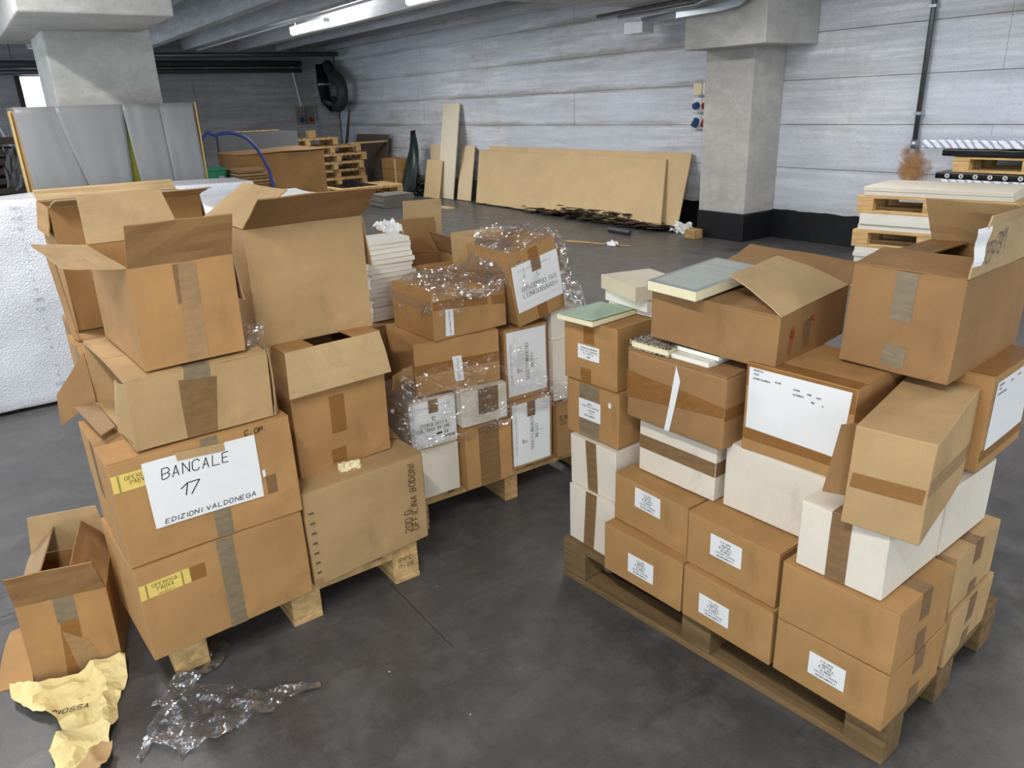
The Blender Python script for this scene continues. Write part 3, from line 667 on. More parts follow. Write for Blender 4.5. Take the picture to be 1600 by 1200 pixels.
# ------------------------------------------------------------------ books
def book(loc, yaw, w, d, h, cover, label, pages='pages', tilt=0, tx=0, group=None, hard=False, lift=0, frame=False):
    """spine along the left side (local x = 0); pages seen on the other three"""
    t = tag(empty('book', loc, yaw, tx, tilt), label, 'book', group)
    c = .0035 if hard else .0012; ov = .004 if hard else 0
    MB().box(.002, ov, c, w - ov, d - ov, h - c).build('pages', pages, t)
    mb = MB()
    mb.quad((0, 0, h - c), (w, 0, h - c), (w, d, h - c), (0, d, h - c), 0, c, 8, 6, lambda u, v: lift * (u ** 3) * (1 - .4 * v) + (lift * .3 * math.sin(u * 3.1) if lift else 0))
    mb.box(0, 0, 0, w, d, c); mb.box(-c * .5, 0, 0, c * .7, d, h)
    mb.build('cover', cover, t)
    if frame:
        f = MB(); ff = lambda s, q, off=0: Vector((s, q, h + .0012 + lift * .12 + off)); e = .008
        for a, b_ in (((e, e), (w - e, e)), ((w - e, e), (w - e, d - e)), ((w - e, d - e), (e, d - e)), ((e, d - e), (e, e))):
            dx, dy = b_[0] - a[0], b_[1] - a[1]; L = math.hypot(dx, dy); nx, ny = -dy / L * .0009, dx / L * .0009
            f.add([ff(a[0] - nx, a[1] - ny), ff(b_[0] - nx, b_[1] - ny), ff(b_[0] + nx, b_[1] + ny), ff(a[0] + nx, a[1] + ny)], [(0, 1, 2, 3)])
        for s_, wl_, hh in ((.85, .09, .004), (.74, .11, .006), (.6, .07, .007), (.5, .1, .004), (.2, .06, .005)):
            text_mesh(f, 'EDIZIONE' if wl_ < .1 else 'CATALOGO DELLE EDIZIONI', ff, w / 2, d * s_, hh, 'serif', width=wl_)
        f.build('printed_frame', 'ink_soft', t)
    return t
book((-1.487, 1.508, 1.0965), 4, .168, .315, .028, 'cover_grey', 'grey-green paperback lying on the wide flat carton', 'pages', 2.3, 3.2, frame=True)
book((-1.848, 1.470, .9465), 6, .155, .205, .017, 'cover_green', 'thin pale green book on the labelled carton at the left corner', 'pages', lift=.005)
book((-1.845, 1.69, .9465), 2, .22, .16, .022, 'cover_brown', 'thin red-brown book under the stack of cream books', 'pages_white')
book((-1.86, 1.69, .969), -5, .215, .165, .040, 'cover_white', 'thick white book under the boxed cream volume', 'pages_white')
book((-1.87, 1.68, 1.0095), -14, .225, .185, .046, 'cover_cream', 'thick cream boxed volume on top of the stack behind the green book', 'cover_cream')
book((-1.568, 1.526, .9045), 3, .145, .10, .026, 'cover_pattern', 'black patterned hardback squeezed under the wide flat carton', 'pages', hard=True)
book((-1.52, 1.64, .9045), 2, .16, .13, .035, 'cover_cream', 'cream book behind the patterned hardback under the flat carton', 'pages_white')
book((-1.42, 1.545, .9045), 3, .13, .11, .014, 'cover_white', 'lower thin white booklet under the middle of the flat carton', 'pages_white')
book((-1.43, 1.575, .919), 2, .15, .13, .014, 'cover_grey', 'upper thin grey booklet under the middle of the flat carton', 'pages_white')

# ------------------------------------------------------------------ left pallet
l1 = carton('L1', 'carton', 'large brown carton with yellow printed strip, bottom left on the left pallet', 'card_red', seam='x',
       dec=[('tape', 'f', (.222, .001, .270, .298), 'tape_grey'), ('tape', 'f', (.139, .201, .181, .246), 'tape_amber'),
            ('label', 'f', (.002, .201, .137, .247), 'paper_yellow', [('OPEROSA', .070, .230, .0105, 'serif', {'width': .068}), ('PARVA', .070, .2165, .0105, 'serif', {'width': .045}), ('PER', .070, .211, .003, 'serif'), ('GIANNI MARDERSTEIG', .070, .204, .0036, 'serif')], 'yellow printed strip'), ('printed_band', 'f', (.018, .202, .022, .246), 'gold_band', None, None, .0014), ('printed_band', 'f', (.114, .202, .118, .246), 'gold_band', None, None, .0014)])
l2 = carton('L2', 'carton', 'large brown carton with the white BANCALE 17 sheet on its front', 'card_red', seam='x',
       dec=[('tape', 'f', (.236, .001, .283, .315), 'tape_grey'), ('tape', 'l', (.16, .15, .21, .315), 'tape'), ('tape', 't', (.001, .15, .49, .20), 'tape_pale'), ('tape', 'f', (.395, .09, .425, .15), 'tape'),
            ('label', 'f', (.003, .230, .137, .279), 'paper_yellow', [('OPEROSA', .070, .260, .0105, 'serif', {'width': .068}), ('PARVA', .070, .2465, .0105, 'serif', {'width': .045}), ('PER', .07, .241, .003, 'serif')], 'yellow printed strip, half covered'), ('printed_band', 'f', (.018, .231, .022, .278), 'gold_band', None, None, .0014),
            ('sheet', 'f', [(.083, .095), (.381, .090), (.382, .289), (.081, .293)], 'paper',
             [('BANCALE', .124, .232, .030, 'hand', {'center': False, 'width': .18}), ('17', .160, .167, .036, 'hand', {'center': False, 'width': .058}), ('EDIZIONI VALDONEGA', .109, .1015, .013, 'hand', {'center': False, 'width': .25})], 'white sheet with handwriting', .0025),
            ('tape', 'f', [(.170, .274), (.296, .266), (.296, .291), (.168, .298)], 'card_tan', None, None, .005), ('sticker', 'f', (.388, .150, .396, .172), 'paper')])
on_face(l2, BX['L2'], lambda p: p, 'f', [('C. OP.', .355, .292, .014, 'hand', {'center': False, 'width': .06})], 'ink', off=.0045)
l3 = carton('L3', 'carton', 'brown carton with handwriting down its edge, bottom right on the left pallet', 'card_tan', seam='x', amp=.006, r=.008, dec=[('tape', 'f', (.003, .002, .03, .03), 'tape_pale')])
on_face(l3, BX['L3'], lambda p: p, 'f', [('OFFICINA BODONI', .404, .055, .024, 'hand', {'ang': 90, 'center': False, 'width': .255}), ('200 G.', .376, .055, .026, 'hand', {'ang': 90, 'center': False, 'width': .095})], 'ink_brown', off=.0065)
MB().quad((.388, .17, .341), (.447, .15, .341), (.455, .25, .372), (.390, .28, .368), 0, .004, 5, 4, lambda u, v: .006 * math.sin(u * 4)).build('flap', 'card_dark', l3)
for k in range(7): MB().box(.012, -.0075, .05 + .036 * k, .028, -.006, .0535 + .036 * k).build('staple', 'steel_dark', l3)
carton('L4', 'carton', 'open brown carton with long front flap hanging down, under the tall open carton', 'card_red', amp=.004,
       flaps={'f': (254, .142, -.016, .012, .01, 'card_pale'), 'l': (0, .10), 'r': (0, .10), 'b': (0, .12)},
       dec=[('tape', 'f', (.125, .12, .177, .248), 'tape_amber'), ('tape', 'f', (.115, .017, .167, .065), 'tape_amber')])
carton('L5', 'carton', 'tall open carton with raised flaps at the top right of the left stack', 'card_tan', amp=.004,
       flaps={'f': (149, .188, .002, -.014, .0, 'card_dark'), 'l': (33, .183, 0, 0, 0, 'card_tan'), 'b': (235, .17), 'r': (262, .17)})
l6 = carton('L6', 'carton', 'crushed wide carton with gaping ends lying on the BANCALE carton', 'card_tan', seam='x', amp=.007, open_sides='lr',
       dec=[('tape', 'f', [(.131, .001), (.211, .002), (.230, .160), (.132, .170)], 'tape'), ('tape', 'f', [(.145, .16), (.215, .155), (.215, .199), (.15, .199)], 'tape_grey'), ('tape', 't', (.15, .0, .215, .08), 'tape_grey')])
MB().quad((0, .0, .004), (-.012, .10, .03), (-.006, .10, .175), (0, .0, .19), 0, .004, 5, 5, lambda u, v: .006 * math.sin(u * 4 + v * 3)).build('flap', 'card_tan', l6)
MB().quad((-.004, .44, .004), (-.06, .42, .004), (-.05, .16, .004), (-.004, .20, .004), 0, .004, 5, 5).build('flap', 'card_in', l6)
MB().quad((.376, .0, .0), (.402, .05, .02), (.405, .06, .20), (.378, .005, .205), 0, .004, 5, 5, lambda u, v: .006 * math.sin(u * 4 + v * 3)).build('flap', 'card_in', l6)
MB().quad((-.002, .42, .02), (-.10, .47, -.06), (-.09, .50, .03), (-.002, .45, .16), 0, .004, 5, 5).build('flap', 'card_dark', l6)
def crumple(name, mat, parent, c, ax, ay, n=8, amp=.012, seed=0):
    V = []; c, ax, ay = map(Vector, (c, ax, ay)); nn = ax.cross(ay).normalized()
    for j in range(n + 1):
        for i in range(n + 1):
            u, v = i / n - .5, j / n - .5; q = noise.noise_vector(Vector((u * 5 + seed, v * 5, seed)))
            V.append(c + ax * (u + q.x * .2) + ay * (v + q.y * .2) + nn * (amp * q.z * 2))
    I = lambda i, j: j * (n + 1) + i
    return MB().add(V, [(I(i, j), I(i + 1, j), I(i + 1, j + 1), I(i, j + 1)) for i in range(n) for j in range(n)]).build(name, mat, parent)
crumple('stuffing_paper', 'pages', l6, (.02, .14, .06), (.02, .15, 0), (0, .01, .10), seed=2)
crumple('stuffing_paper', 'pages', l6, (.05, .12, .03), (.09, .10, 0), (0, .10, .02), seed=4)
crumple('stuffing_paper', 'paper', l6, (.385, .05, .15), (.02, .05, 0), (0, .01, .05), seed=5)
carton('L7', 'carton', 'open carton with wide vertical tape, standing on the crushed carton', 'card_red', amp=.004,
       flaps={'f': (118, .125, -.003, -.006, .0, 'card_dark'), 'l': (174, .136, .003, -.004, -.004, 'card_tan'), 'b': (128, .154, .014, -.016, 0, 'card_pale'), 'r': (262, .135, .004, -.004, .0, 'card_in')},
       dec=[('tape', 'f', (.108, .16, .166, .266), 'tape'), ('tape', 'f', [(.111, .001), (.165, .001), (.166, .266), (.121, .266)], 'tape_pale', None, None, .0007)])
carton([-2.30, .33, .98, 94, .20, .17, .20, 0, 0], 'carton', 'smaller brown carton tucked inside the open taped carton', 'card_dark', seam='x')
carton('L8', 'carton', 'open carton with broad top flap at the rear left, before the bubble-wrapped load', 'card', amp=.004,
       flaps={'f': (163, .154, .008, .004, .012, 'card_pale'), 'l': (262, .10), 'r': (262, .12), 'b': (150, .07, 0, 0, 0, 'card_pale')})
carton([-2.64, .20, .152, 92, .50, .36, .74, 0, 0], 'carton', 'tall brown carton standing behind the BANCALE carton under the rear open box', 'card', seam='x', dec=[('tape', 'l', (.15, .3, .2, .735), 'tape')])
t8 = carton([-3.01, .22, .152, 92, .50, .32, .744, 0, 0], 'carton', 'tall carton at the rear of the left pallet holding the open flapped box', 'card_dark', seam='x')
carton([-2.535, .725, .152, 94, .40, .36, .74, 0, 0], 'carton', 'tall carton hidden behind the open carton with the hanging flap', 'card', seam='x')
# scrap of torn paper on L3 and a loose cardboard strip left of the stack
s_ = tag(crumple('paper_scrap', 'pages', None, (-2.155, .835, .500), (.012, .075, .0), (-.03, 0, .03), seed=9), 'torn cream paper scrap on the carton with handwriting', 'paper')
s_ = tag(MB().quad((-2.93, .205, .90), (-2.86, .215, .90), (-2.95, .205, 1.17), (-3.01, .19, 1.17), 0, .005, 3, 6).build('cardboard_strip', 'card_red'), 'narrow torn cardboard strip hanging at the left edge of the stack', 'cardboard')

tag(crumple('film_tuft', 'film_thick', None, (-2.13, .575, 1.005), (.03, .07, .0), (.0, .02, .08), 9, .03, 12), 'tuft of clear film between the taped carton and the tall open one', 'plastic film')
# open carton on the floor
F_ = carton('F1', 'carton', 'open brown carton standing on the floor left of the pallet', 'card_red', amp=.004,
       flaps={'f': (113, .130, .004, -.007, 0, 'card_dark'), 'b': (89, .132, .024, -.014, 0, 'card_pale'), 'l': (46, .120, -.012, .016, 0, 'card_in'), 'r': (50, .120, .007, -.007, 0, 'card_dark')},
       dec=[('tape', 'f', (.095, .20, .150, .282), 'tape_grey'), ('tape', 'f', [(.085, .001), (.14, .001), (.15, .20), (.10, .20)], 'tape_amber'), ('tape', 'f', [(.12, .02), (.20, .01), (.16, .12), (.10, .17)], 'tape_pale', None, None, .0008)])
tag(MB().quad((-2.70, -.20, .002), (-2.40, -.26, .002), (-2.37, -.16, .014), (-2.68, -.15, .020), 0, .004, 6, 4, lambda u, v: .006 * math.sin(u * 5)).build('cardboard_flap', 'card_red'), 'loose cardboard flap lying flat left of the floor carton', 'cardboard')

# ------------------------------------------------------------------ middle pallet
def vol_label(q, num, l1_, l2_, big):
    return ('label', 'f', q, 'paper', [('EDIZIONE NAZIONALE ED EUROPEA', q[0] + .022, (q[1] + q[3]) / 2 - .09, .006, 'serif', {'ang': 90, 'center': False, 'width': .18}),
        ('17', q[0] + .070, (q[1] + q[3]) / 2 - .035, .017, 'serif', {'ang': 90}), ('TOMO I', q[0] + .052, (q[1] + q[3]) / 2 - .03, .006, 'serif', {'ang': 90}),
        ('SCRITTI LINGUISTICI', q[0] + .105, (q[1] + q[3]) / 2, .015, 'serif', {'ang': 90, 'width': .16}), ('INEDITI', q[0] + .128, (q[1] + q[3]) / 2, .015, 'serif', {'ang': 90, 'width': .062}), ('I', q[0] + .15, (q[1] + q[3]) / 2, .012, 'serif', {'ang': 90})], 'white sheet printed sideways')
carton('M1b', 'white_carton', 'scuffed white carton, bottom left on the middle pallet', 'card_white', seam='x')
carton('M1', 'white_carton', 'white carton with the STORIA DELLA COLONNA INFAME sheet', 'card_white', seam='x',
       dec=[('label', 'f', (.004, .016, .196, .190), 'paper', [('COLLANA MANZONIANA', .10, .165, .0055, 'serif', {'width': .15}), ('12', .100, .110, .016, 'serif'), ('STORIA DELLA', .100, .088, .014, 'serif', {'width': .115}), ('COLONNA INFAME', .100, .068, .014, 'serif', {'width': .145}), ('34', .150, .045, .013, 'hand'), ('AMARENO', .160, .028, .010, 'hand')], 'white printed sheet'),
            ('tape', 'f', (.082, .142, .122, .197), 'tape', None, None, .002), ('scribble', 'f', [(.108, .047), (.132, .049), (.134, .056), (.110, .055)], 'ink', None, None, .0015)])
carton('M3', 'carton', 'brown carton with broad upright tape jutting from the middle pallet', 'card_red', seam='x', dec=[('tape', 'f', (.062, .001, .155, .262), 'tape')])
carton('M2', 'white_carton', 'white carton with tape just above the jutting brown carton', 'card_white', seam='x', dec=[('tape', 'f', (.075, .04, .165, .147), 'tape')])
carton('M4', 'carton', 'brown carton with sideways printed white sheet, lower of two', 'card_red', seam='x', dec=[vol_label((.006, .012, .196, .290), 0, 0, 0, 0), ('tape', 'f', (.080, .225, .120, .292), 'tape', None, None, .0022)])
carton('M5', 'carton', 'brown carton with sideways printed white sheet, upper of two', 'card_red', seam='x', dec=[vol_label((.010, .020, .203, .298), 0, 0, 0, 0)])
m6 = carton('M6', 'carton', 'brown carton with black stencil marks at the right end of the middle pallet', 'card_dark', seam='x')
on_face(m6, BX['M6'], lambda p: p, 'f', [('N. 5', .032, .192, .020, 'sans', {'ang': 180, 'width': .04}), ('17', .032, .170, .018, 'sans', {'ang': 180, 'width': .03})], 'ink_brown', off=.0045)
carton([-2.37, 1.862, .396, 87, .17, .27, .27, 0, 0], 'white_carton', 'white carton above the stencilled brown one, lower of two', 'card_white', seam='x')
carton([-2.38, 1.862, .668, 88, .17, .27, .122, 0, 0], 'white_carton', 'white carton right of the sideways sheet, upper of two, under the hanging film', 'card_white', seam='x')
carton('M7', 'carton', 'brown carton with narrow white label, second from top, wrapped in film', 'card_red', seam='x', dec=[('label', 'f', [(.160, .033), (.196, .034), (.189, .136), (.151, .137)], 'paper', [('CONTIENE COPIE', .176, .085, .0045, 'sans', {'ang': 92, 'width': .085})], 'narrow white label'), ('tape', 'f', (.001, .085, .352, .125), 'tape_amber')])
m7 = bpy.data.objects[[o.name for o in COL.objects if o.get('label', '').startswith('brown carton with narrow white label, second')][0]]
MB().quad((-.004, .02, .055), (-.10, .0, .05), (-.09, .0, .105), (-.004, .02, .125), 0, .005, 8, 3, lambda u, v: .002 * math.sin(u * 60)).build('torn_tab', 'card_red', m7)
carton('M8', 'carton', 'brown carton with narrow white label and amber tape, top left under the film', 'card', seam='x',
       dec=[('tape', 'f', [(.002, .118), (.25, .100), (.25, .138), (.002, .153)], 'tape_amber'), ('tape', 'f', [(.27, .095), (.337, .088), (.337, .123), (.27, .132)], 'tape_amber'), ('tape', 'l', (.0, .11, .29, .15), 'tape_pale'),
            ('label', 'f', [(.050, .012), (.087, .010), (.090, .110), (.055, .114)], 'paper', [('SCRITTI STORICI E POLITICI', .074, .062, .005, 'sans', {'ang': 92, 'width': .085})], 'narrow white label')])
carton('M9', 'carton', 'tilted brown carton with the DISCORSO SUI LONGOBARDI sheet', 'card', seam='x', amp=.006,
       dec=[('tape', 'f', (.098, .0, .145, .30), 'tape_amber'),
            ('label', 'f', [(.010, .060), (.231, .062), (.233, .256), (.012, .255)], 'paper', [('EDIZIONE NAZIONALE', .12, .226, .0055, 'serif', {'width': .16}), ('5', .128, .182, .017, 'serif'), ('DISCORSO SUI', .128, .142, .018, 'serif', {'width': .165}), ('LONGOBARDI', .128, .112, .018, 'serif', {'width': .165}), ('---------------------', .128, .088, .003, 'sans', {'width': .19})], 'white printed sheet', .001),
            ('tape', 'f', (.103, .205, .147, .256), 'tape', None, None, .0035)])
# rear of the middle pallet
carton([-2.74, 1.20, .152, 89, .42, .36, .62, 0, 0], 'carton', 'brown carton behind the film-wrapped front row carrying the white books', 'card_dark', seam='x')
carton([-2.74, 1.66, .152, 89, .42, .36, .62, 0, 0], 'carton', 'brown carton at the rear of the middle pallet under the open box', 'card_dark', seam='x')
carton([-2.94, 1.50, .775, 86, .30, .28, .17, 0, 0], 'carton', 'open brown carton with raised flaps behind the film-covered load', 'card_dark', amp=.004,
       flaps={'f': (215, .10, .01, -.01, 0, 'card'), 'b': (95, .16, 0, 0, .01), 'l': (140, .10), 'r': (60, .12, .0, -.03)})
carton([-2.70, 1.72, .775, 88, .24, .22, .30, 0, 0], 'carton', 'tan carton standing under the film behind the tilted carton', 'card_tan', seam='x')
rb = random.Random(11)
ORD = ('lowest', 'second from below', 'third from below', 'fourth from below', 'fifth from below', 'sixth from below', 'seventh from below', 'eighth from below', 'ninth from below', 'tenth from below', 'seventh from the top', 'sixth from the top', 'fifth from the top', 'fourth from the top', 'third from the top', 'second from the top', 'top')
for k in range(17):
    book((-2.80 + rb.uniform(-.008, .008), 1.265 + rb.uniform(-.006, .006), .775 + .0195 * k), 90 + rb.uniform(-2, 2), .205 + rb.uniform(-.008, .006), .15, .0188, 'cover_white' if k % 3 else 'cover_cream',
         ['white paperback behind the film-wrapped load, %s in its stack' % ORD[k], 'cream volume on top of the white book stack'][k == 16], 'pages_white', group='stacked white paperbacks' if k < 16 else None)

tag(crumple('tissue_paper', 'paper', None, (-2.98, 1.46, 1.125), (.0, .10, .01), (-.10, .0, .03), 8, .02, 3), 'crumpled bluish-white tissue beside the white book stack', 'paper')
tag(MB().quad((-3.26, 1.66, .775), (-3.25, 1.86, .775), (-3.25, 1.88, 1.185), (-3.26, 1.68, 1.19), 0, .005, 3, 3).build('cardboard_sheet', 'card_pale'), 'pale cardboard sheet standing at the rear of the middle load', 'cardboard')
# ------------------------------------------------------------------ stretch film over the middle load
def film_cover():
    st = .010; ys = np.arange(1.16, 2.14, st); xs = np.arange(-2.78, -2.20, st)
    Yg, Xg = np.meshgrid(ys, xs, indexing='ij'); Z = np.full(Yg.shape, .70)
    foot = [(1.31, 1.67, -2.68, -2.375, .966), (1.655, 1.93, -2.66, -2.36, None), (1.862, 2.035, -2.65, -2.37, .885), (1.72, 1.95, -2.92, -2.70, 1.08), (1.23, 1.60, -2.72, -2.36, .78)]
    for (a, b_, c, d_, h) in foot:
        inside = (Yg > a - .008) & (Yg < b_ + .008) & (Xg > c - .008) & (Xg < d_ + .010)
        hh = h if h is not None else (1.052 + (Yg - 1.66) * .205)
        Z = np.where(inside, np.maximum(Z, hh + .006), Z)
    for _ in range(9):
        P = np.pad(Z, 1, mode='edge'); sm = (P[1:-1, 1:-1] * 2 + P[:-2, 1:-1] + P[2:, 1:-1] + P[1:-1, :-2] + P[1:-1, 2:]) / 6
        Z = np.maximum(sm, Z - .02) if _ < 2 else np.maximum(sm, np.where(Z > .9, Z - .004, sm))
    V = []; keep = np.zeros(Z.shape, bool)
    for i in range(Z.shape[0]):
        for j in range(Z.shape[1]):
            yy, xx = ys[i], xs[j]; q = Vector((xx * 7, yy * 7, 2.0)); r1 = 1 - abs(noise.noise(Vector((xx * 14 + yy * 9, yy * 5, 1)))) * 2; r2 = abs(noise.noise(Vector((xx * 30, yy * 30, 5))))
            dv = noise.noise_vector(Vector((xx * 22, yy * 22, 3))) * .012
            V.append((xx + dv.x, yy + dv.y, Z[i, j] + .006 + .020 * max(0, r1) + .014 * r2))
            edge = .10 * noise.noise(Vector((xx * 3, yy * 4, 9)))
            front = -2.34 + .05 * noise.noise(Vector((yy * 5, 0, 3)))
            keep[i, j] = (Z[i, j] > .86 + edge * .5 if yy < 1.7 else Z[i, j] > .74) and (xx < front + (.10 if yy > 1.9 else .0)) and (xx > -2.76 + edge * .3)
    n = Z.shape[1]; F = []
    for i in range(Z.shape[0] - 1):
        for j in range(n - 1):
            if keep[i, j] and keep[i + 1, j] and keep[i, j + 1] and keep[i + 1, j + 1]: F.append((i * n + j, i * n + j + 1, (i + 1) * n + j + 1, (i + 1) * n + j))
    used = sorted({a for f in F for a in f}); mp = {a: k for k, a in enumerate(used)}
    return MB().add([V[a] for a in used], [tuple(mp[a] for a in f) for f in F]).build('stretch_film', 'film', None, True)
tag(film_cover(), 'clear crumpled stretch film draped over the top of the middle load', 'plastic film')
def ribbon(path, name, mat, nv=16, nu=90, seed=0, amp=.010):
    """film pulled along the load: path of (y, x, z_low, z_high)"""
    pth = np.array(path, float); tt = np.linspace(0, 1, len(pth)); V = []
    for i in range(nu + 1):
        u = i / nu; p = [np.interp(u, tt, pth[:, k]) for k in range(4)]
        for j in range(nv + 1):
            v = j / nv; z = p[2] + (p[3] - p[2]) * v
            wv = noise.noise(Vector((u * 6 + seed, z * 26 + u * 5, seed))) * amp + noise.noise(Vector((u * 30, z * 45, seed + 3))) * amp * .6
            V.append((p[1] + abs(wv) + .004, p[0], z + .006 * noise.noise(Vector((u * 12, v * 3, seed)))))
    I = lambda i, j: i * (nv + 1) + j
    return MB().add(V, [(I(i, j), I(i + 1, j), I(i + 1, j + 1), I(i, j + 1)) for i in range(nu) for j in range(nv)]).build(name, mat, None, True)
tag(ribbon([(1.10, -2.52, .40, .66), (1.165, -2.40, .36, .70), (1.24, -2.375, .34, .70), (1.42, -2.315, .38, .70), (1.58, -2.305, .40, .70), (1.64, -2.345, .42, .74), (1.74, -2.345, .40, .62), (1.86, -2.33, .40, .50), (2.04, -2.33, .44, .52)], 'stretch_film', 'film_band', 20, 140, 3), 'clear stretch film pulled tight across the front of the middle load', 'plastic film')
tag(ribbon([(1.09, -2.60, .34, .64), (1.13, -2.47, .34, .66), (1.19, -2.372, .36, .66)], 'stretch_film', 'film_thick', 20, 24, 8, .02), 'bunched bluish film at the left corner of the middle load', 'plastic film')

# ------------------------------------------------------------------ film and wrapping paper on the floor
def sheet(name, poly, mat, step, zf, parent=None, smooth=True):
    pts = [Vector(p) for p in poly]; n = len(pts); P2 = []
    for a, b_ in zip(pts, pts[1:] + pts[:1]):
        k = max(1, int((b_ - a).length / step))
        for i in range(k):
            q = a.lerp(b_, i / k); P2.append(q)
    nb = len(P2); xs = [p.x for p in pts]; ys = [p.y for p in pts]
    x = min(xs)
    while x < max(xs):
        yv = min(ys)
        while yv < max(ys): P2.append(Vector((x + random.uniform(-.3, .3) * step, yv + random.uniform(-.3, .3) * step))); yv += step
        x += step
    ov = delaunay_2d_cdt(P2, [], [list(range(nb))], 1, 1e-5)
    V = [(v.x, v.y, zf(v.x, v.y)) for v in ov[0]]
    return MB().add(V, [tuple(f) for f in ov[2]]).build(name, mat, parent, smooth)
def ridge(x, y, sc, sd): return max(0, 1 - 3.2 * abs(noise.noise(Vector((x * sc, y * sc, sd)))))
film_poly = [(-2.142, .205), (-2.063, .147), (-2.025, .107), (-2.003, .134), (-1.962, .088), (-1.86, .036), (-1.85, .043), (-1.886, .079), (-1.817, .13), (-1.778, .124), (-1.802, .15), (-1.789, .239), (-1.824, .338), (-1.793, .364), (-1.835, .434), (-1.807, .501), (-1.803, .529), (-1.833, .537), (-1.857, .506), (-1.901, .379), (-1.97, .345), (-2.019, .243), (-2.063, .24), (-2.094, .333), (-2.172, .373), (-2.211, .351), (-2.206, .312), (-2.153, .291), (-2.09, .254), (-2.115, .239)]
tag(sheet('plastic_film', film_poly, 'film_thick', .009, lambda x, y: .003 + .016 * ridge(x, y, 9, 1) + .010 * ridge(x, y, 24, 4)), 'torn clear plastic film lying on the dark floor before the left pallet', 'plastic film')
ypoly = [(-2.362, -.216), (-2.303, -.132), (-2.295, -.043), (-2.300, -.006), (-2.284, .088), (-2.204, .075), (-2.119, .03), (-2.056, .023), (-1.976, -.011), (-1.929, -.016), (-1.85, -.055), (-1.90, -.16), (-1.968, -.142), (-2.023, -.151), (-2.095, -.112), (-2.155, -.12), (-2.211, -.171), (-2.303, -.217)]
yp = tag(sheet('wrapping_paper', ypoly, 'wrap_yellow', .013, lambda x, y: .003 + .022 * ridge(x, y, 7, 2) + .012 * ridge(x, y, 15, 6) + .03 * max(0, min(1, (-2.2 - x) * 8))), 'crumpled yellow wrapping paper on the floor before the open carton', 'paper'); yp.data.polygons.foreach_set('use_smooth', [False] * len(yp.data.polygons))
mb = MB(); zf = lambda x, y: .003 + .022 * ridge(x, y, 7, 2) + .012 * ridge(x, y, 15, 6) + .03 * max(0, min(1, (-2.2 - x) * 8))
text_mesh(mb, 'MOSSA', lambda s, t, off=0: Vector((s, t, zf(s, t) + .004)), -2.175, -.125, .018, 'hand', 75, False, 3, .09, .002); mb.build('lettering', 'ink', yp)
tag(sheet('brown_paper', [(-1.96, -.03), (-1.93, -.005), (-1.86, -.03), (-1.84, -.08), (-1.90, -.10)], 'card_tan', .012, lambda x, y: .03 + .02 * ridge(x, y, 18, 3)), 'crushed brown paper scrap at the lower end of the yellow paper', 'paper')
rs = random.Random(21)
for k in range(22):
    x, yv = rs.uniform(-2.2, -1.2), rs.uniform(.3, 1.4)
    if k > 13: x, yv = rs.uniform(-9, -5), rs.uniform(3.5, 7)
    sz = rs.uniform(.0018, .0042) * (1 if k <= 13 else 7); a = rs.uniform(0, 6)
    V = [(x + sz * math.cos(a + q) * rs.uniform(.5, 1.3), yv + sz * math.sin(a + q) * rs.uniform(.5, 1.3), .001 + .002 * (i % 2)) for i, q in enumerate((0, 1.3, 2.4, 3.6, 5))]
    tag(MB().add(V, [(0, 1, 2, 3, 4)]).build('litter', 'dust_grey' if k % 4 else 'paper'), 'tiny torn scrap lying on the bare floor', 'scrap', 'tiny scraps scattered on the floor')

# ------------------------------------------------------------------ loads behind the left pallet
def soft(x0, y0, z0, x1, y1, z1, amp, sd, n=16): return MB().rbox(x0, y0, z0, x1, y1, z1, .02, n).warp(noisew(sd, amp, 4))
bw = tag(empty('wrapped_load', (-5.27, .4, 0)), 'tall load in white bubble wrap with recycling marks at the left', 'wrapped load')
soft(-.2, -1.2, .02, .22, 1.16, 1.2, .012, 4, 24).build('bubble_wrap', 'bubble_wrap', bw, True)
mb = MB(); fb = lambda s, t, off=0: Vector((.232, s, t))
zz = 1.15
for k, tx in enumerate(('CARTA', 'PLAST', '04', 'A', 'O', 'J', 'L', 'A', 'PE', 'CARTA', 'PLAST', 'A', 'O', 'J', 'H', '-', 'A', 'O', 'PLAST')):
    text_mesh(mb, tx, fb, -.175, zz - .057 * k, .017, 'sans', width=.05 if len(tx) > 2 else None)
tag(mb.build('printed_marks', 'ink_pale', bw), kind='stuff')
b2_ = tag(empty('wrapped_load', (-4.28, 1.36, 0)), 'white bubble-wrapped load with loose sheets on top behind the tall open carton', 'wrapped load')
soft(-.42, -.31, .02, .42, .30, 1.15, .012, 9, 12).build('bubble_wrap', 'bubble_wrap', b2_, True)
MB().quad((-.30, -.05, 1.165), (.38, -.02, 1.165), (.36, .32, 1.16), (-.28, .28, 1.17), 0, .004, 10, 6, lambda u, v: .012 * math.sin(u * 6) * math.cos(v * 4)).build('loose_sheet', 'paper', b2_)
gc = tag(empty('wrapped_crate', (-5.75, .86, 0)), 'upright crate draped in slashed grey plastic at the left', 'crate')
MB().rbox(-.16, -.51, 0, .17, .53, 1.67, .006, 2).build('crate_body', 'card_tan', gc)
MB().rbox(.171, .0, 1.0, .176, .16, 1.6, .001, 1).build('crate_panel', 'olive', gc)
def drape(y0a, y1a, y0b, y1b, sd):
    return MB().quad((.186, y0b, .95), (.186, y1b, .95), (.186, y1a, 1.685), (.186, y0a, 1.685), 0, .004, 14, 18,
                     lambda u, v: .012 * math.sin(u * math.pi) + .008 * noise.noise(Vector((u * 5, v * 2, sd))) + .010 * max(0, v - .7) * noise.noise(Vector((u * 16, v * 3, sd))))
drape(-.50, -.28, -.48, -.14, 1).build('plastic_sheet', 'grey_film', gc, True)
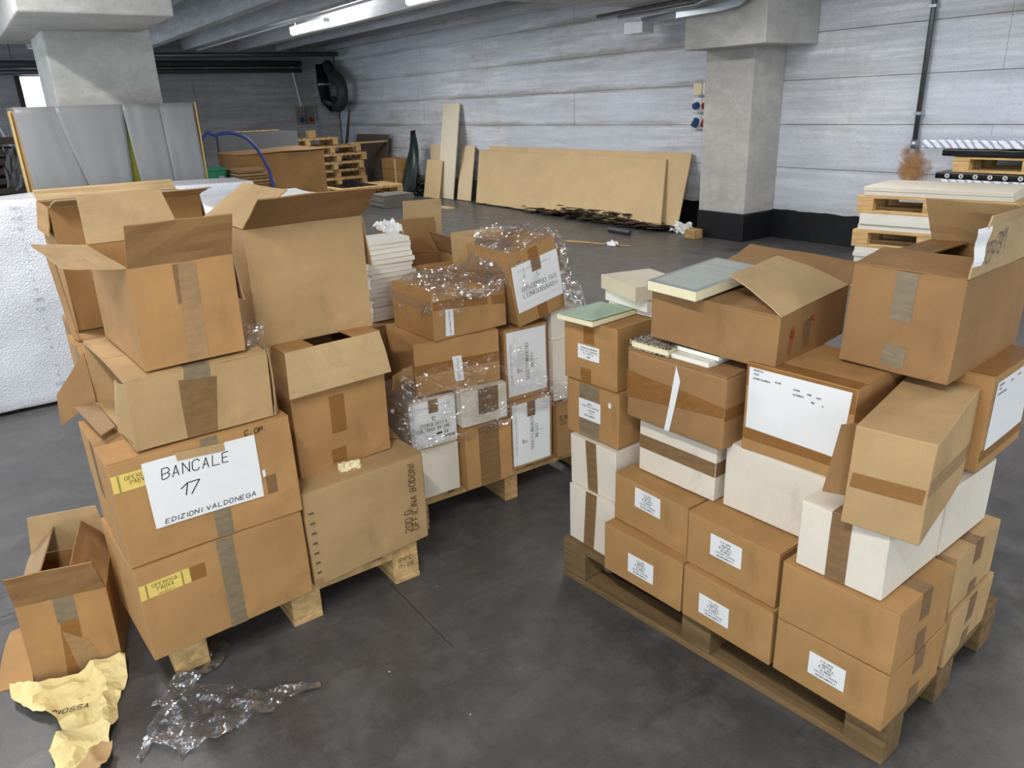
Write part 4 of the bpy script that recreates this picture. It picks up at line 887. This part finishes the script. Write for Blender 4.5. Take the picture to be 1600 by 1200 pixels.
drape(-.29, .10, -.145, .055, 2).build('plastic_sheet', 'grey_film', gc, True)
drape(.09, .31, .13, .34, 3).build('plastic_sheet', 'grey_film', gc, True)
drape(.30, .52, .335, .535, 4).build('plastic_sheet', 'grey_film', gc, True)
MB().quad((-.16, -.51, 1.672), (.19, -.51, 1.672), (.19, .53, 1.672), (-.16, .53, 1.672), .002, .006, 6, 14, lambda u, v: .006 * noise.noise(Vector((u * 4, v * 9, 3)))).build('plastic_sheet', 'grey_film', gc, True)
MB().rbox(.15, .531, .9, .188, .541, 1.69, .003, 3).warp(noisew(6, .008, 6)).build('tape_strip', 'yellow_film', gc)
MB().rbox(.15, -.523, .9, .188, -.513, 1.66, .003, 3).warp(noisew(7, .008, 6)).build('tape_strip', 'yellow_film', gc)

# far left: dark planks
ts = tag(empty('timber_stack', (-9.2, .25, 0)), 'stack of dark planks at the far left behind the wrapped loads', 'timber')
for k in range(16):
    MB().rbox(-.5, -.9 + .03 * (k % 3), .06 + .09 * k, .3, .32 + .04 * math.sin(k * 2.1), .115 + .09 * k, .004, 1).build('plank', 'dark_wood', ts)
    if k < 15 and k % 3 == 0: MB().rbox(-.3, -.6, .115 + .09 * k, .2, -.5, .15 + .09 * k, .003, 1).build('batten', 'dark_wood', ts)
MB().rbox(-.4, -.8, 0, .25, .25, .06, .004, 1).build('batten', 'dark_wood', ts)
tag(crumple('plastic_scrap', 'grey_film', None, (-8.72, .46, 1.20), (.02, .14, 0), (0, .03, .35), 10, .05, 3), 'grey plastic scrap hanging on the dark planks', 'plastic film')
mc = tag(empty('metal_cabinet', (-12.2, .25, 0)), 'tall grey metal cabinet at the far left edge near the window', 'cabinet')
MB().rbox(-.3, -.5, 0, .3, .32, 1.95, .01, 2).build('body', 'grey_sheet', mc); MB().rbox(.3, -.45, .1, .312, -.02, 1.9, .004, 1).build('door', 'grey_sheet', mc); MB().rbox(.3, .0, .1, .312, .30, 1.9, .004, 1).build('door', 'grey_sheet', mc)
MB().rbox(.02, -.2, 1.95, .3, .25, 2.15, .01, 1).build('top_box', 'cream_plastic', mc)
MB().tube([(.32, .22, 2.1), (.36, .28, 1.7), (.33, .36, 1.45), (.31, .45, 1.2)], .012, 8).build('cable', 'white_plastic', mc)

# ------------------------------------------------------------------ far clutter left of centre
cb = tag(empty('cardboard_container', (-8.9, 2.98, 0)), 'big brown cardboard container far behind the left stack', 'box')
MB().rbox(-.4, -.50, .15, .4, .46, 1.19, .008, 8).warp(noisew(12, .01, 3)).build('body', 'card', cb)
MB().quad((-.41, -.52, 1.19), (.42, -.52, 1.19), (.42, .47, 1.205), (-.41, .47, 1.215), 0, .006, 6, 6, lambda u, v: .01 * noise.noise(Vector((u * 3, v * 3, 1)))).build('lid', 'card_red', cb)
MB().rbox(-.4, -.5, 0, .4, .46, .148, .004, 1).build('skid', 'wood_mid', cb)
tag(MB().rbox(-10.06, 2.72, 0, -10.0, 3.72, 1.37, .004, 2).build('sheet_panel', 'grey_sheet'), 'dark grey sheet panel standing behind the cardboard container', 'panel')
tag(MB().rbox(-10.10, 2.35, 1.385, -10.06, 3.5, 1.40, .003, 2).build('wood_strip', 'wood_pale'), 'thin pale wood strip lying on top of the grey panel', 'wood')
tag(MB().rbox(-10.11, 2.70, 0, -10.065, 3.60, 1.384, .004, 2).build('backing_board', 'grey_sheet'), 'grey backing board directly behind the dark sheet panel', 'board')
sk = tag(empty('cardboard_stack', (-8.16, 2.42, 0)), 'stack of flattened cardboard on a pallet behind the green box', 'cardboard')
for k in range(5): MB().quad((-.3, -.16 + .01 * k, .93 + .03 * k), (.3, -.15, .93 + .03 * k), (.3, .24 - .03 * k, .93 + .03 * k), (-.3, .24, .93 + .03 * k), 0, .022, 4, 4, lambda u, v: .01 * noise.noise(Vector((u * 4, v * 4, k)))).build('sheet', 'card_pale' if k % 2 else 'card', sk)
MB().rbox(-.29, -.15, 0, .29, .22, .925, .006, 1).build('base_stack', 'card_dark', sk)
gb = tag(empty('green_box', (-8.28, 2.12, 0)), 'small green box with white label right of the grey crate', 'box')
MB().rbox(-.15, -.14, .93, .12, .12, 1.07, .004, 2).build('body', 'green_box', gb); MB().rbox(-.155, -.145, 1.072, .125, .125, 1.10, .004, 2).build('lid', 'green_box', gb)
MB().box(.1205, .045, .985, .1215, .095, 1.02).build('label', 'paper', gb)
tag(MB().rbox(-8.5, 1.9, 0, -8.1, 2.25, .928, .005, 2).build('plinth_box', 'brown_board'), 'dark box carrying the small green box', 'box')
tag(MB().rbox(-9.3, 2.0, 0, -9.05, 2.28, 1.34, .01, 2).build('folder_stack', 'card_dark'), 'upright brown folder stack left of the blue hose', 'folders')
hp = [(-7.85, 1.633, 0.02), (-7.85, 1.636, 0.165), (-7.85, 1.639, 0.373), (-7.85, 1.652, 0.6), (-7.85, 1.683, 0.8), (-7.85, 1.745, 0.975), (-7.85, 1.829, 1.144), (-7.85, 1.915, 1.289), (-7.85, 1.983, 1.393), (-7.85, 2.024, 1.44), (-7.85, 2.051, 1.444), (-7.85, 2.073, 1.429), (-7.85, 2.1, 1.422), (-7.85, 2.136, 1.427), (-7.85, 2.175, 1.432), (-7.85, 2.215, 1.434), (-7.85, 2.253, 1.432), (-7.85, 2.291, 1.424), (-7.85, 2.33, 1.413), (-7.85, 2.366, 1.397), (-7.85, 2.399, 1.377), (-7.85, 2.428, 1.352), (-7.85, 2.452, 1.322), (-7.85, 2.475, 1.29), (-7.85, 2.495, 1.257), (-7.85, 2.512, 1.224), (-7.85, 2.526, 1.19), (-7.85, 2.539, 1.155), (-7.85, 2.551, 1.119), (-7.85, 2.562, 1.099), (-7.85, 2.572, 1.089), (-7.85, 2.582, 1.055), (-7.85, 2.593, 0.96), (-7.85, 2.606, 0.758), (-7.85, 2.62, 0.48), (-7.85, 2.633, 0.207), (-7.85, 2.643, 0.02)]
tag(MB().tube(hp, .016, 10).build('blue_hose', 'hose_blue', None, True), 'blue hose arching over the cardboard stack', 'hose')

# far pallets
base_p = pallet((-16.0, 5.75, 0), 4, .9, 1.25, 'lowest wooden pallet in the stack below the dark end wall', 'wood_pale', seed=12, group='stacked empty pallets by the dark wall')
for k in range(1, 6):
    c_ = copy_tree(base_p); c_.location = (-16.0 + rs.uniform(-.06, .06), 5.75 + rs.uniform(-.08, .08), .157 * k); c_.rotation_euler.z = R(4 + rs.uniform(-3, 3)); c_['label'] = 'wooden pallet in the stack below the dark end wall, %s' % ORD[k]
c_ = copy_tree(base_p); c_.location = (-16.3, 5.35, .945); c_.rotation_euler.z = R(-4); c_['label'] = 'top pallet with a standing wood block on the far stack'
del c_['group']
tag(MB().rbox(-15.72, 6.02, 1.098, -15.58, 6.18, 1.24, .004, 1).build('wood_block', 'wood_pale'), 'wood block standing on the top far pallet', 'wood')
tag(MB().rbox(-15.35, 6.75, .942, -15.2, 7.6, .972, .003, 1).build('wood_plank', 'wood_pale'), 'loose pale plank lying across the far pallet stack', 'plank')
c_ = copy_tree(base_p); c_.location = (-13.7, 5.35, 0); c_.rotation_euler.z = R(2); c_['label'] = 'low wooden pallet on the floor in front of the far stack, lower'; del c_['group']
c_ = copy_tree(base_p); c_.location = (-13.72, 5.40, .153); c_.rotation_euler.z = R(-3); c_['label'] = 'low wooden pallet carrying the black sheet, upper'; del c_['group']
tag(MB().quad((-13.65, 5.5, .307), (-12.95, 5.5, .307), (-12.95, 6.2, .307), (-13.65, 6.2, .307), .002, .004, 14, 14, lambda u, v: .10 * max(0, math.sin(u * 3.1) * math.sin(v * 3.1)) ** 3).build('black_sheet', 'black_pvc', None, True), 'humped black plastic sheet on the low pallet', 'plastic film')
st = tag(empty('paper_stack', (-12.23, 6.1, 0)), 'low stack of grey dusty paper on the open floor', 'paper stack')
for k in range(9): MB().rbox(-.27 + rs.uniform(-.01, .01), -.29 + rs.uniform(-.01, .01), .004 + .024 * k, .27, .29 + rs.uniform(-.01, .01), .026 + .024 * k, .002, 1).build('ream', 'dust_grey', st)

# boards leaning on the far wall
def lean(name, mat, x0, x1, yb, zt, th, label, yt=YB - .03, cat='board', skew=0, nx=4):
    return tag(MB().quad((x0, yb, .004), (x1, yb, .004), (x1 + skew, yt - th, zt), (x0 + skew, yt - th, zt), 0, th, nx, 3).build(name, mat), label, cat)
lean('brown_board', 'brown_board', -16.85, -15.25, 7.45, 1.08, .02, 'dark brown board leaning in the far corner', 7.70)
ct = tag(empty('carton', (-14.55, 7.5, 0)), 'strapped brown cartons block beside the dark green sheet', 'box')
for k in range(3): MB().rbox(-.5, -.16, .01 + .21 * k, .38, .16, .215 + .21 * k, .006, 2).build('layer', 'card', ct)
MB().box(.08, -.166, .01, .13, -.162, .64).build('strap', 'cream_plastic', ct)
V = []; K = 14
for k in range(K + 1):
    v = k / K; wv = .30 * (1 - v ** 3) + .015; xc = -13.68 - .18 * v + .28 * math.sin(v * 2.2) * .5
    V += [(xc - wv, 7.15 + .35 * v, .01 + 1.18 * v), (xc, 7.05 + .33 * v, .01 + 1.17 * v), (xc + wv * .8, 7.15 + .33 * v, .01 + 1.12 * v)]
F = []
for k in range(K): F += [(3 * k, 3 * k + 1, 3 * k + 4, 3 * k + 3), (3 * k + 1, 3 * k + 2, 3 * k + 5, 3 * k + 4)]
o = MB().add(V, F).build('curved_sheet', 'green_black', None, True); md = o.modifiers.new('thickness', 'SOLIDIFY'); md.thickness = .012
tag(o, 'dark green curved plastic sheet standing by the far wall', 'plastic sheet')
tag(crumple('black_bag', 'black_pvc', None, (-13.25, 7.2, .14), (.35, 0, 0), (0, .1, .28), 12, .06, 4), 'black bag slumped beside the dark green sheet', 'bag')
lean('beige_board', 'mdf_light', -13.05, -12.60, 7.38, .91, .018, 'small pale board behind the tall cream board, left side', skew=-.58)
lean('cream_board', 'melamine', -12.66, -12.10, 7.27, 1.64, .02, 'tall narrow cream board leaning against the wall', YB - .03, skew=-.36)
lean('plywood_offcut', 'mdf', -12.95, -12.38, 7.14, .66, .015, 'short plywood piece leaning before the tall cream board', 7.42, skew=-.24)
lean('plywood_board', 'mdf_light', -12.05, -11.60, 7.33, .91, .018, 'medium pale board between the cream board and the long boards', skew=-.42)
def rotten(name, x0, x1, x0t, x1t, yb, yt, zt, label, sd, mat='mdf'):
    t = tag(empty(name, (0, 0, 0)), label, 'board')
    K = 60; V = []
    for off in (0, .016):
        for i in range(K + 1):
            u = i / K; e = .02 + .07 * (1.6 * max(0, noise.noise(Vector((u * 7, sd, 0)))) + (.9 * math.exp(-((u - .62) / .08) ** 2) if sd == 7 else 0)) * (1 if u > .3 else .3) + .012 * noise.noise(Vector((u * 40, sd, 2)))
            for v in (0, 1):
                a = max(0, e) / zt if v == 0 else 1.0; xb, xt_ = x0 + (x1 - x0) * u, x0t + (x1t - x0t) * u
                V.append((xb + (xt_ - xb) * a, yb + (yt - yb) * a + off, .004 + zt * a))
    N = 2 * (K + 1); F = []
    for i in range(K):
        a = 2 * i; F += [(a, a + 2, a + 3, a + 1), (N + a, N + a + 1, N + a + 3, N + a + 2), (a, N + a, N + a + 2, a + 2), (a + 1, a + 3, N + a + 3, N + a + 1)]
    F += [(0, 1, N + 1, N), (2 * K, N + 2 * K, N + 2 * K + 1, 2 * K + 1)]
    MB().add(V, F).build('panel', mat, t)
    mb = MB()
    for k in range(80):
        u = random.random() ** .7; x = x0 + (x1 - x0) * (.25 + .75 * u); a = random.uniform(-.5, .5); L = random.uniform(.06, .34); w = random.uniform(.01, .045); yy = yb - random.uniform(.0, .10); z = .004 + random.uniform(0, .07) * (2.2 if .35 < u < .75 else 1)
        dx, dy = L * math.cos(a), L * math.sin(a) * .3
        mb.quad((x - dx / 2, yy - dy - w, z), (x + dx / 2, yy + dy - w, z + random.uniform(-.0, .03)), (x + dx / 2, yy + dy + w, z + .01), (x - dx / 2, yy - dy + w, z + .01), 0, .005)
    o = mb.build('rotten_edge', 'rot', t); tag(o, 'dark rotten splintered bottom edge', kind='stuff')
    return t
rotten('long_board', -11.05, -6.72, -11.55, -6.90, 7.31, 7.735, .92, 'long chipboard sheet at the back of the leaning pair', 3)
rotten('long_board', -11.25, -6.90, -11.76, -7.27, 7.20, 7.66, .84, 'long chipboard sheet with rotten edge at the front of the leaning pair', 7)
tag(MB().tube([(-7.35, 6.74, .03), (-6.95, 6.72, .03)], .028, 12).build('grey_tube', 'steel_dark'), 'short grey tube lying on the floor before the boards', 'tube')
tag(MB().rbox(-6.32, 7.02, .001, -6.16, 7.16, .11, .006, 1).build('wood_block', 'wood_mid'), 'small wooden block on the floor by the column base', 'wood')
tag(crumple('cloth_scrap', 'paper', None, (-6.62, 7.28, .06), (.3, 0, 0), (0, .12, .12), 9, .05, 4), 'crumpled pale cloth at the foot of the long boards', 'cloth')
tag(crumple('paper_scrap', 'paper', None, (-6.6, 6.09, .02), (.16, .0, .0), (0, .10, .02), 8, .02, 6), 'white paper scrap on a splinter in the open floor', 'paper')
tag(MB().quad((-7.2, 5.85, .002), (-6.4, 6.15, .002), (-6.38, 6.2, .002), (-7.2, 5.95, .002), 0, .006).build('wood_splinter', 'wood_mid'), 'long flat splinter lying under the white paper scrap', 'wood')
tag(MB().quad((-11.5, 6.45, .02), (-11.0, 6.5, .02), (-11.0, 6.62, .02), (-11.5, 6.6, .02), -.018, .02).build('board_scrap', 'mdf'), 'flat board scrap on the floor near the paper stack', 'board')

tag(MB().tube([(-17.35, 7.35, .01), (-17.25, 7.55, .8), (-17.2, 7.70, 1.62)], [.045, .04, .02], 8).build('black_pole', 'black_pvc'), 'black pole leaning in the far corner below the drain pipe', 'pole')
# ------------------------------------------------------------------ wall fittings
dp = tag(empty('downpipe', (-4.05, YB - .06, 0)), 'grey steel downpipe on the right part of the wall', 'pipe')
MB().tube([(0, 0, 1.10), (0, 0, 3.34)], .024, 12).build('tube', 'steel_dark', dp, True)
MB().tube([(0, 0, 1.05), (0, 0, 1.13)], .034, 12).build('collar', 'steel', dp, True)
for z in (1.36, 2.3): MB().rbox(-.035, -.03, z, .035, .06, z + .03, .003, 1).build('clip', 'steel', dp)
rsn = MB().quad((-.22, 0, -.30), (.22, 0, -.30), (.22, 0, .30), (-.22, 0, .30), 0, .001).build('rust_stain', 'rust_stain', wb); rsn.location = (-4.06, YB - .022, .86)
so = tag(empty('socket_panel', (-6.765, YB - .02, 1.52)), 'wall sockets with blue and red covers left of the far column', 'socket')
for i, sx in enumerate((-.075, .075)):
    MB().rbox(sx - .07, -.06, .10, sx + .07, .0, .24, .008, 2).build('cover_box', 'cream_plastic' if i == 0 else 'white_plastic', so)
    for j, z in enumerate((-.10, -.30)):
        o = MB().rbox(sx - .07, -.05, z, sx + .07, .0, z + .17, .008, 2).build('socket', 'white_plastic', so)
        MB().tube([(sx, -.045, z + .085 + .03 * j), (sx, -.10, z + .07 - .03 * j)], .042, 12).build('socket_cover', 'blue_plastic' if i == 0 else 'red_plastic', o)
MB().tube([(.10, -.02, .24), (.11, -.02, .75)], .012, 8).build('conduit', 'white_plastic', so)
so2 = tag(empty('socket_panel', (XL + .02, 7.0, 1.47)), 'socket box with thin conduit on the dark end wall', 'socket')
for sy in (-.11, .11):
    MB().rbox(0, sy - .1, .05, .07, sy + .1, .25, .008, 1).build('cover_box', 'dust_grey', so2)
    MB().rbox(0, sy - .1, -.15, .06, sy + .1, .04, .008, 1).build('socket', 'dust_grey', so2)
    MB().tube([(.05, sy, -.03), (.1, sy, -.06)], .05, 10).build('socket_cover', 'blue_plastic' if sy < 0 else 'red_plastic', so2)
MB().tube([(.03, -.08, .25), (.03, -.2, 1.15)], .018, 8).build('conduit', 'white_plastic', so2)
pb = tag(empty('drain_pipe', (.22, 0, 0)), 'dark drain pipe bend hanging in the far corner', 'pipe')
def arc(cx, y, cz, r, a0, a1, n=18): return [(cx + r * math.cos(R(a0 + (a1 - a0) * k / n)), y, cz + r * math.sin(R(a0 + (a1 - a0) * k / n))) for k in range(n + 1)]
MB().tube([(-17.85, 7.45, 2.6), (-17.7, 7.45, 2.45)] + arc(-17.45, 7.45, 2.0, .32, 110, -150), .12, 14).build('pipe_bend', 'pipe_dark', pb, True)
MB().tube([(-17.95, 7.35, 2.6), (-17.95, 7.35, 2.15), (-17.85, 7.35, 1.85), (-17.6, 7.4, 1.68)], .13, 14).build('pipe_elbow', 'black_pvc', pb, True)
MB().tube([(-17.95, 7.35, 2.15), (-17.95, 7.35, 2.2)], .18, 14).build('flange', 'steel', pb, True)
for z, r in ((2.62, .07), (2.48, .05)):
    tag(MB().tube([(XL + .40, -2, z), (XL + .40, 6.9, z)], r, 10).build('service_pipe', 'pipe_dark' if r > .06 else 'steel_dark', None, True), 'thick dark service pipe along the end wall' if r > .06 else 'thin grey service pipe along the end wall', 'pipe')
tag(MB().tube([(XL + .4, 3.5, 2.78), (-17.2, 7.55, 2.78)], .05, 10).build('service_pipe', 'steel_dark', None, True), 'grey branch pipe crossing under the ribs to the far corner', 'pipe')
tr = tag(empty('cable_tray', (0, 0, 0)), 'bright steel cable tray running over the far column capital', 'cable tray')
tp = [(-7.35, 7.25, 2.46), (-6.4, 6.84, 2.42), (-5.75, 6.80, 2.42), (-5.5, 6.78, 2.44), (-5.3, 6.76, 2.53)]
for a, b_ in zip(tp, tp[1:]):
    a, b_ = Vector(a), Vector(b_)
    MB().quad(a, b_, b_ + Vector((0, 0, .07)), a + Vector((0, 0, .07)), 0, .02).build('tray_section', 'steel', tr)
MB().rbox(-7.62, 7.2, 2.36, -7.3, 7.4, 2.50, .01, 1).build('junction_box', 'white_plastic', tr)
tag(MB().tube([(-8.0, 7.1, 2.60), (-5.8, 6.6, 2.56), (-5.5, 6.6, 2.58)], .022, 8).build('conduit_pipe', 'steel_dark', None, True), 'upper dark conduit above the cable tray', 'conduit')
tag(MB().tube([(-7.5, 7.0, 2.54), (-6.0, 6.68, 2.50), (-5.75, 6.66, 2.55)], .026, 8).build('conduit_pipe', 'steel', None, True), 'lower bright conduit just above the cable tray', 'conduit')
tag(MB().tube([(-17.5, 4.62, 2.86), (-7.4, 4.62, 2.86)], .018, 8).build('conduit_pipe', 'white_plastic', None, True), 'long thin white conduit along the lamp row', 'conduit')
tag(MB().rbox(-17.0, 6.33, 2.80, -7.3, 6.47, 2.86, .004, 1).build('cable_duct', 'steel_dark'), 'long grey cable duct under the ribs near the wall', 'cable tray')

# ------------------------------------------------------------------ paper pallets at the right
yaw_p = 11.0
def pstack(x, y, z, h, w, d, label, mat, lay):
    t = tag(empty('paper_load', (x, y, z), yaw_p), label, 'paper stack')
    n = max(1, int(h / lay))
    for k in range(n): MB().rbox(rs.uniform(0, .012), rs.uniform(0, .012), k * h / n + .001, w - rs.uniform(0, .012), d, (k + 1) * h / n, .002, 1).build('ream', mat, t)
    return t
X0, Y0 = -3.62, 6.14
zz = 0.0
for k, (hp_, lb, lp) in enumerate(((.20, 'white paper load on the lowest pallet of the right stack', 'lowest wooden pallet of the white paper stack at the right'),
                                   (.135, 'white paper load between the two pale pallets at the right', 'middle wooden pallet of the white paper stack at the right'),
                                   (.07, 'thin top load of cream paper on the right stack', 'top wooden pallet of the white paper stack at the right'))):
    pallet((X0 - .03, Y0 + .02 * k, zz), yaw_p, 1.16, .66, lp, 'wood_pale', H=.144, seed=30 + k); zz += .145
    pstack(X0, Y0 + .02 * k + .01, zz, hp_, 1.10, .63, lb, 'paper_sheets_w' if k < 2 else 'paper_sheets', .035); zz += hp_ + .002
X1, Y1 = -3.35, 7.10; yaw_p = 3
z0_ = .0
def wrapped(z, h, mat, label, grow=0, marks=False):
    t = tag(empty('wrapped_stack', (X1, Y1, z), yaw_p), label, 'wrapped load')
    MB().rbox(-.1 - grow, -.02, .002, 1.2, .60, h, .012, 14).warp(noisew(z * 9, .005, 9)).build('wrapping', mat, t, True)
    if marks:
        mb = MB()
        for k in range(9):
            for r_ in (.018, .010):
                ring = [(-.02 + .115 * k + r_ * math.cos(a * math.pi / 6) * 1.1, -.034, h * .5 + r_ * math.sin(a * math.pi / 6)) for a in range(12)]; ring2 = [(p[0] + (p[0] - (-.02 + .115 * k)) * -.3, p[1], h * .5 + (p[2] - h * .5) * .7) for p in ring]
                mb.add(ring + ring2, [(a, (a + 1) % 12, 12 + (a + 1) % 12, 12 + a) for a in range(12)])
        mb.build('printed_emblem', 'paper', t)
pallet((X1, Y1, 0), yaw_p, 1.2, .60, 'bottom pallet of the wrapped stack at the right edge', 'wood_mid', H=.144, seed=41)
wrapped(.146, .70, 'wrap_white', 'white printed wrapped load at the base of the right rear stack')
wrapped(.848, .055, 'wrap_black', 'black wrapped layer with white emblems under the upper pallet', .03, True)
pallet((X1, Y1, .905), yaw_p, 1.2, .60, 'upper pallet between the black wrapped layers at the right edge', 'wood_pale', H=.13, seed=43)
wrapped(1.037, .06, 'wrap_black', 'black wrapped layer above the upper pallet')
wrapped(1.099, .075, 'wrap_white', 'white printed wrapped layer at the very top of the right rear stack', .18)
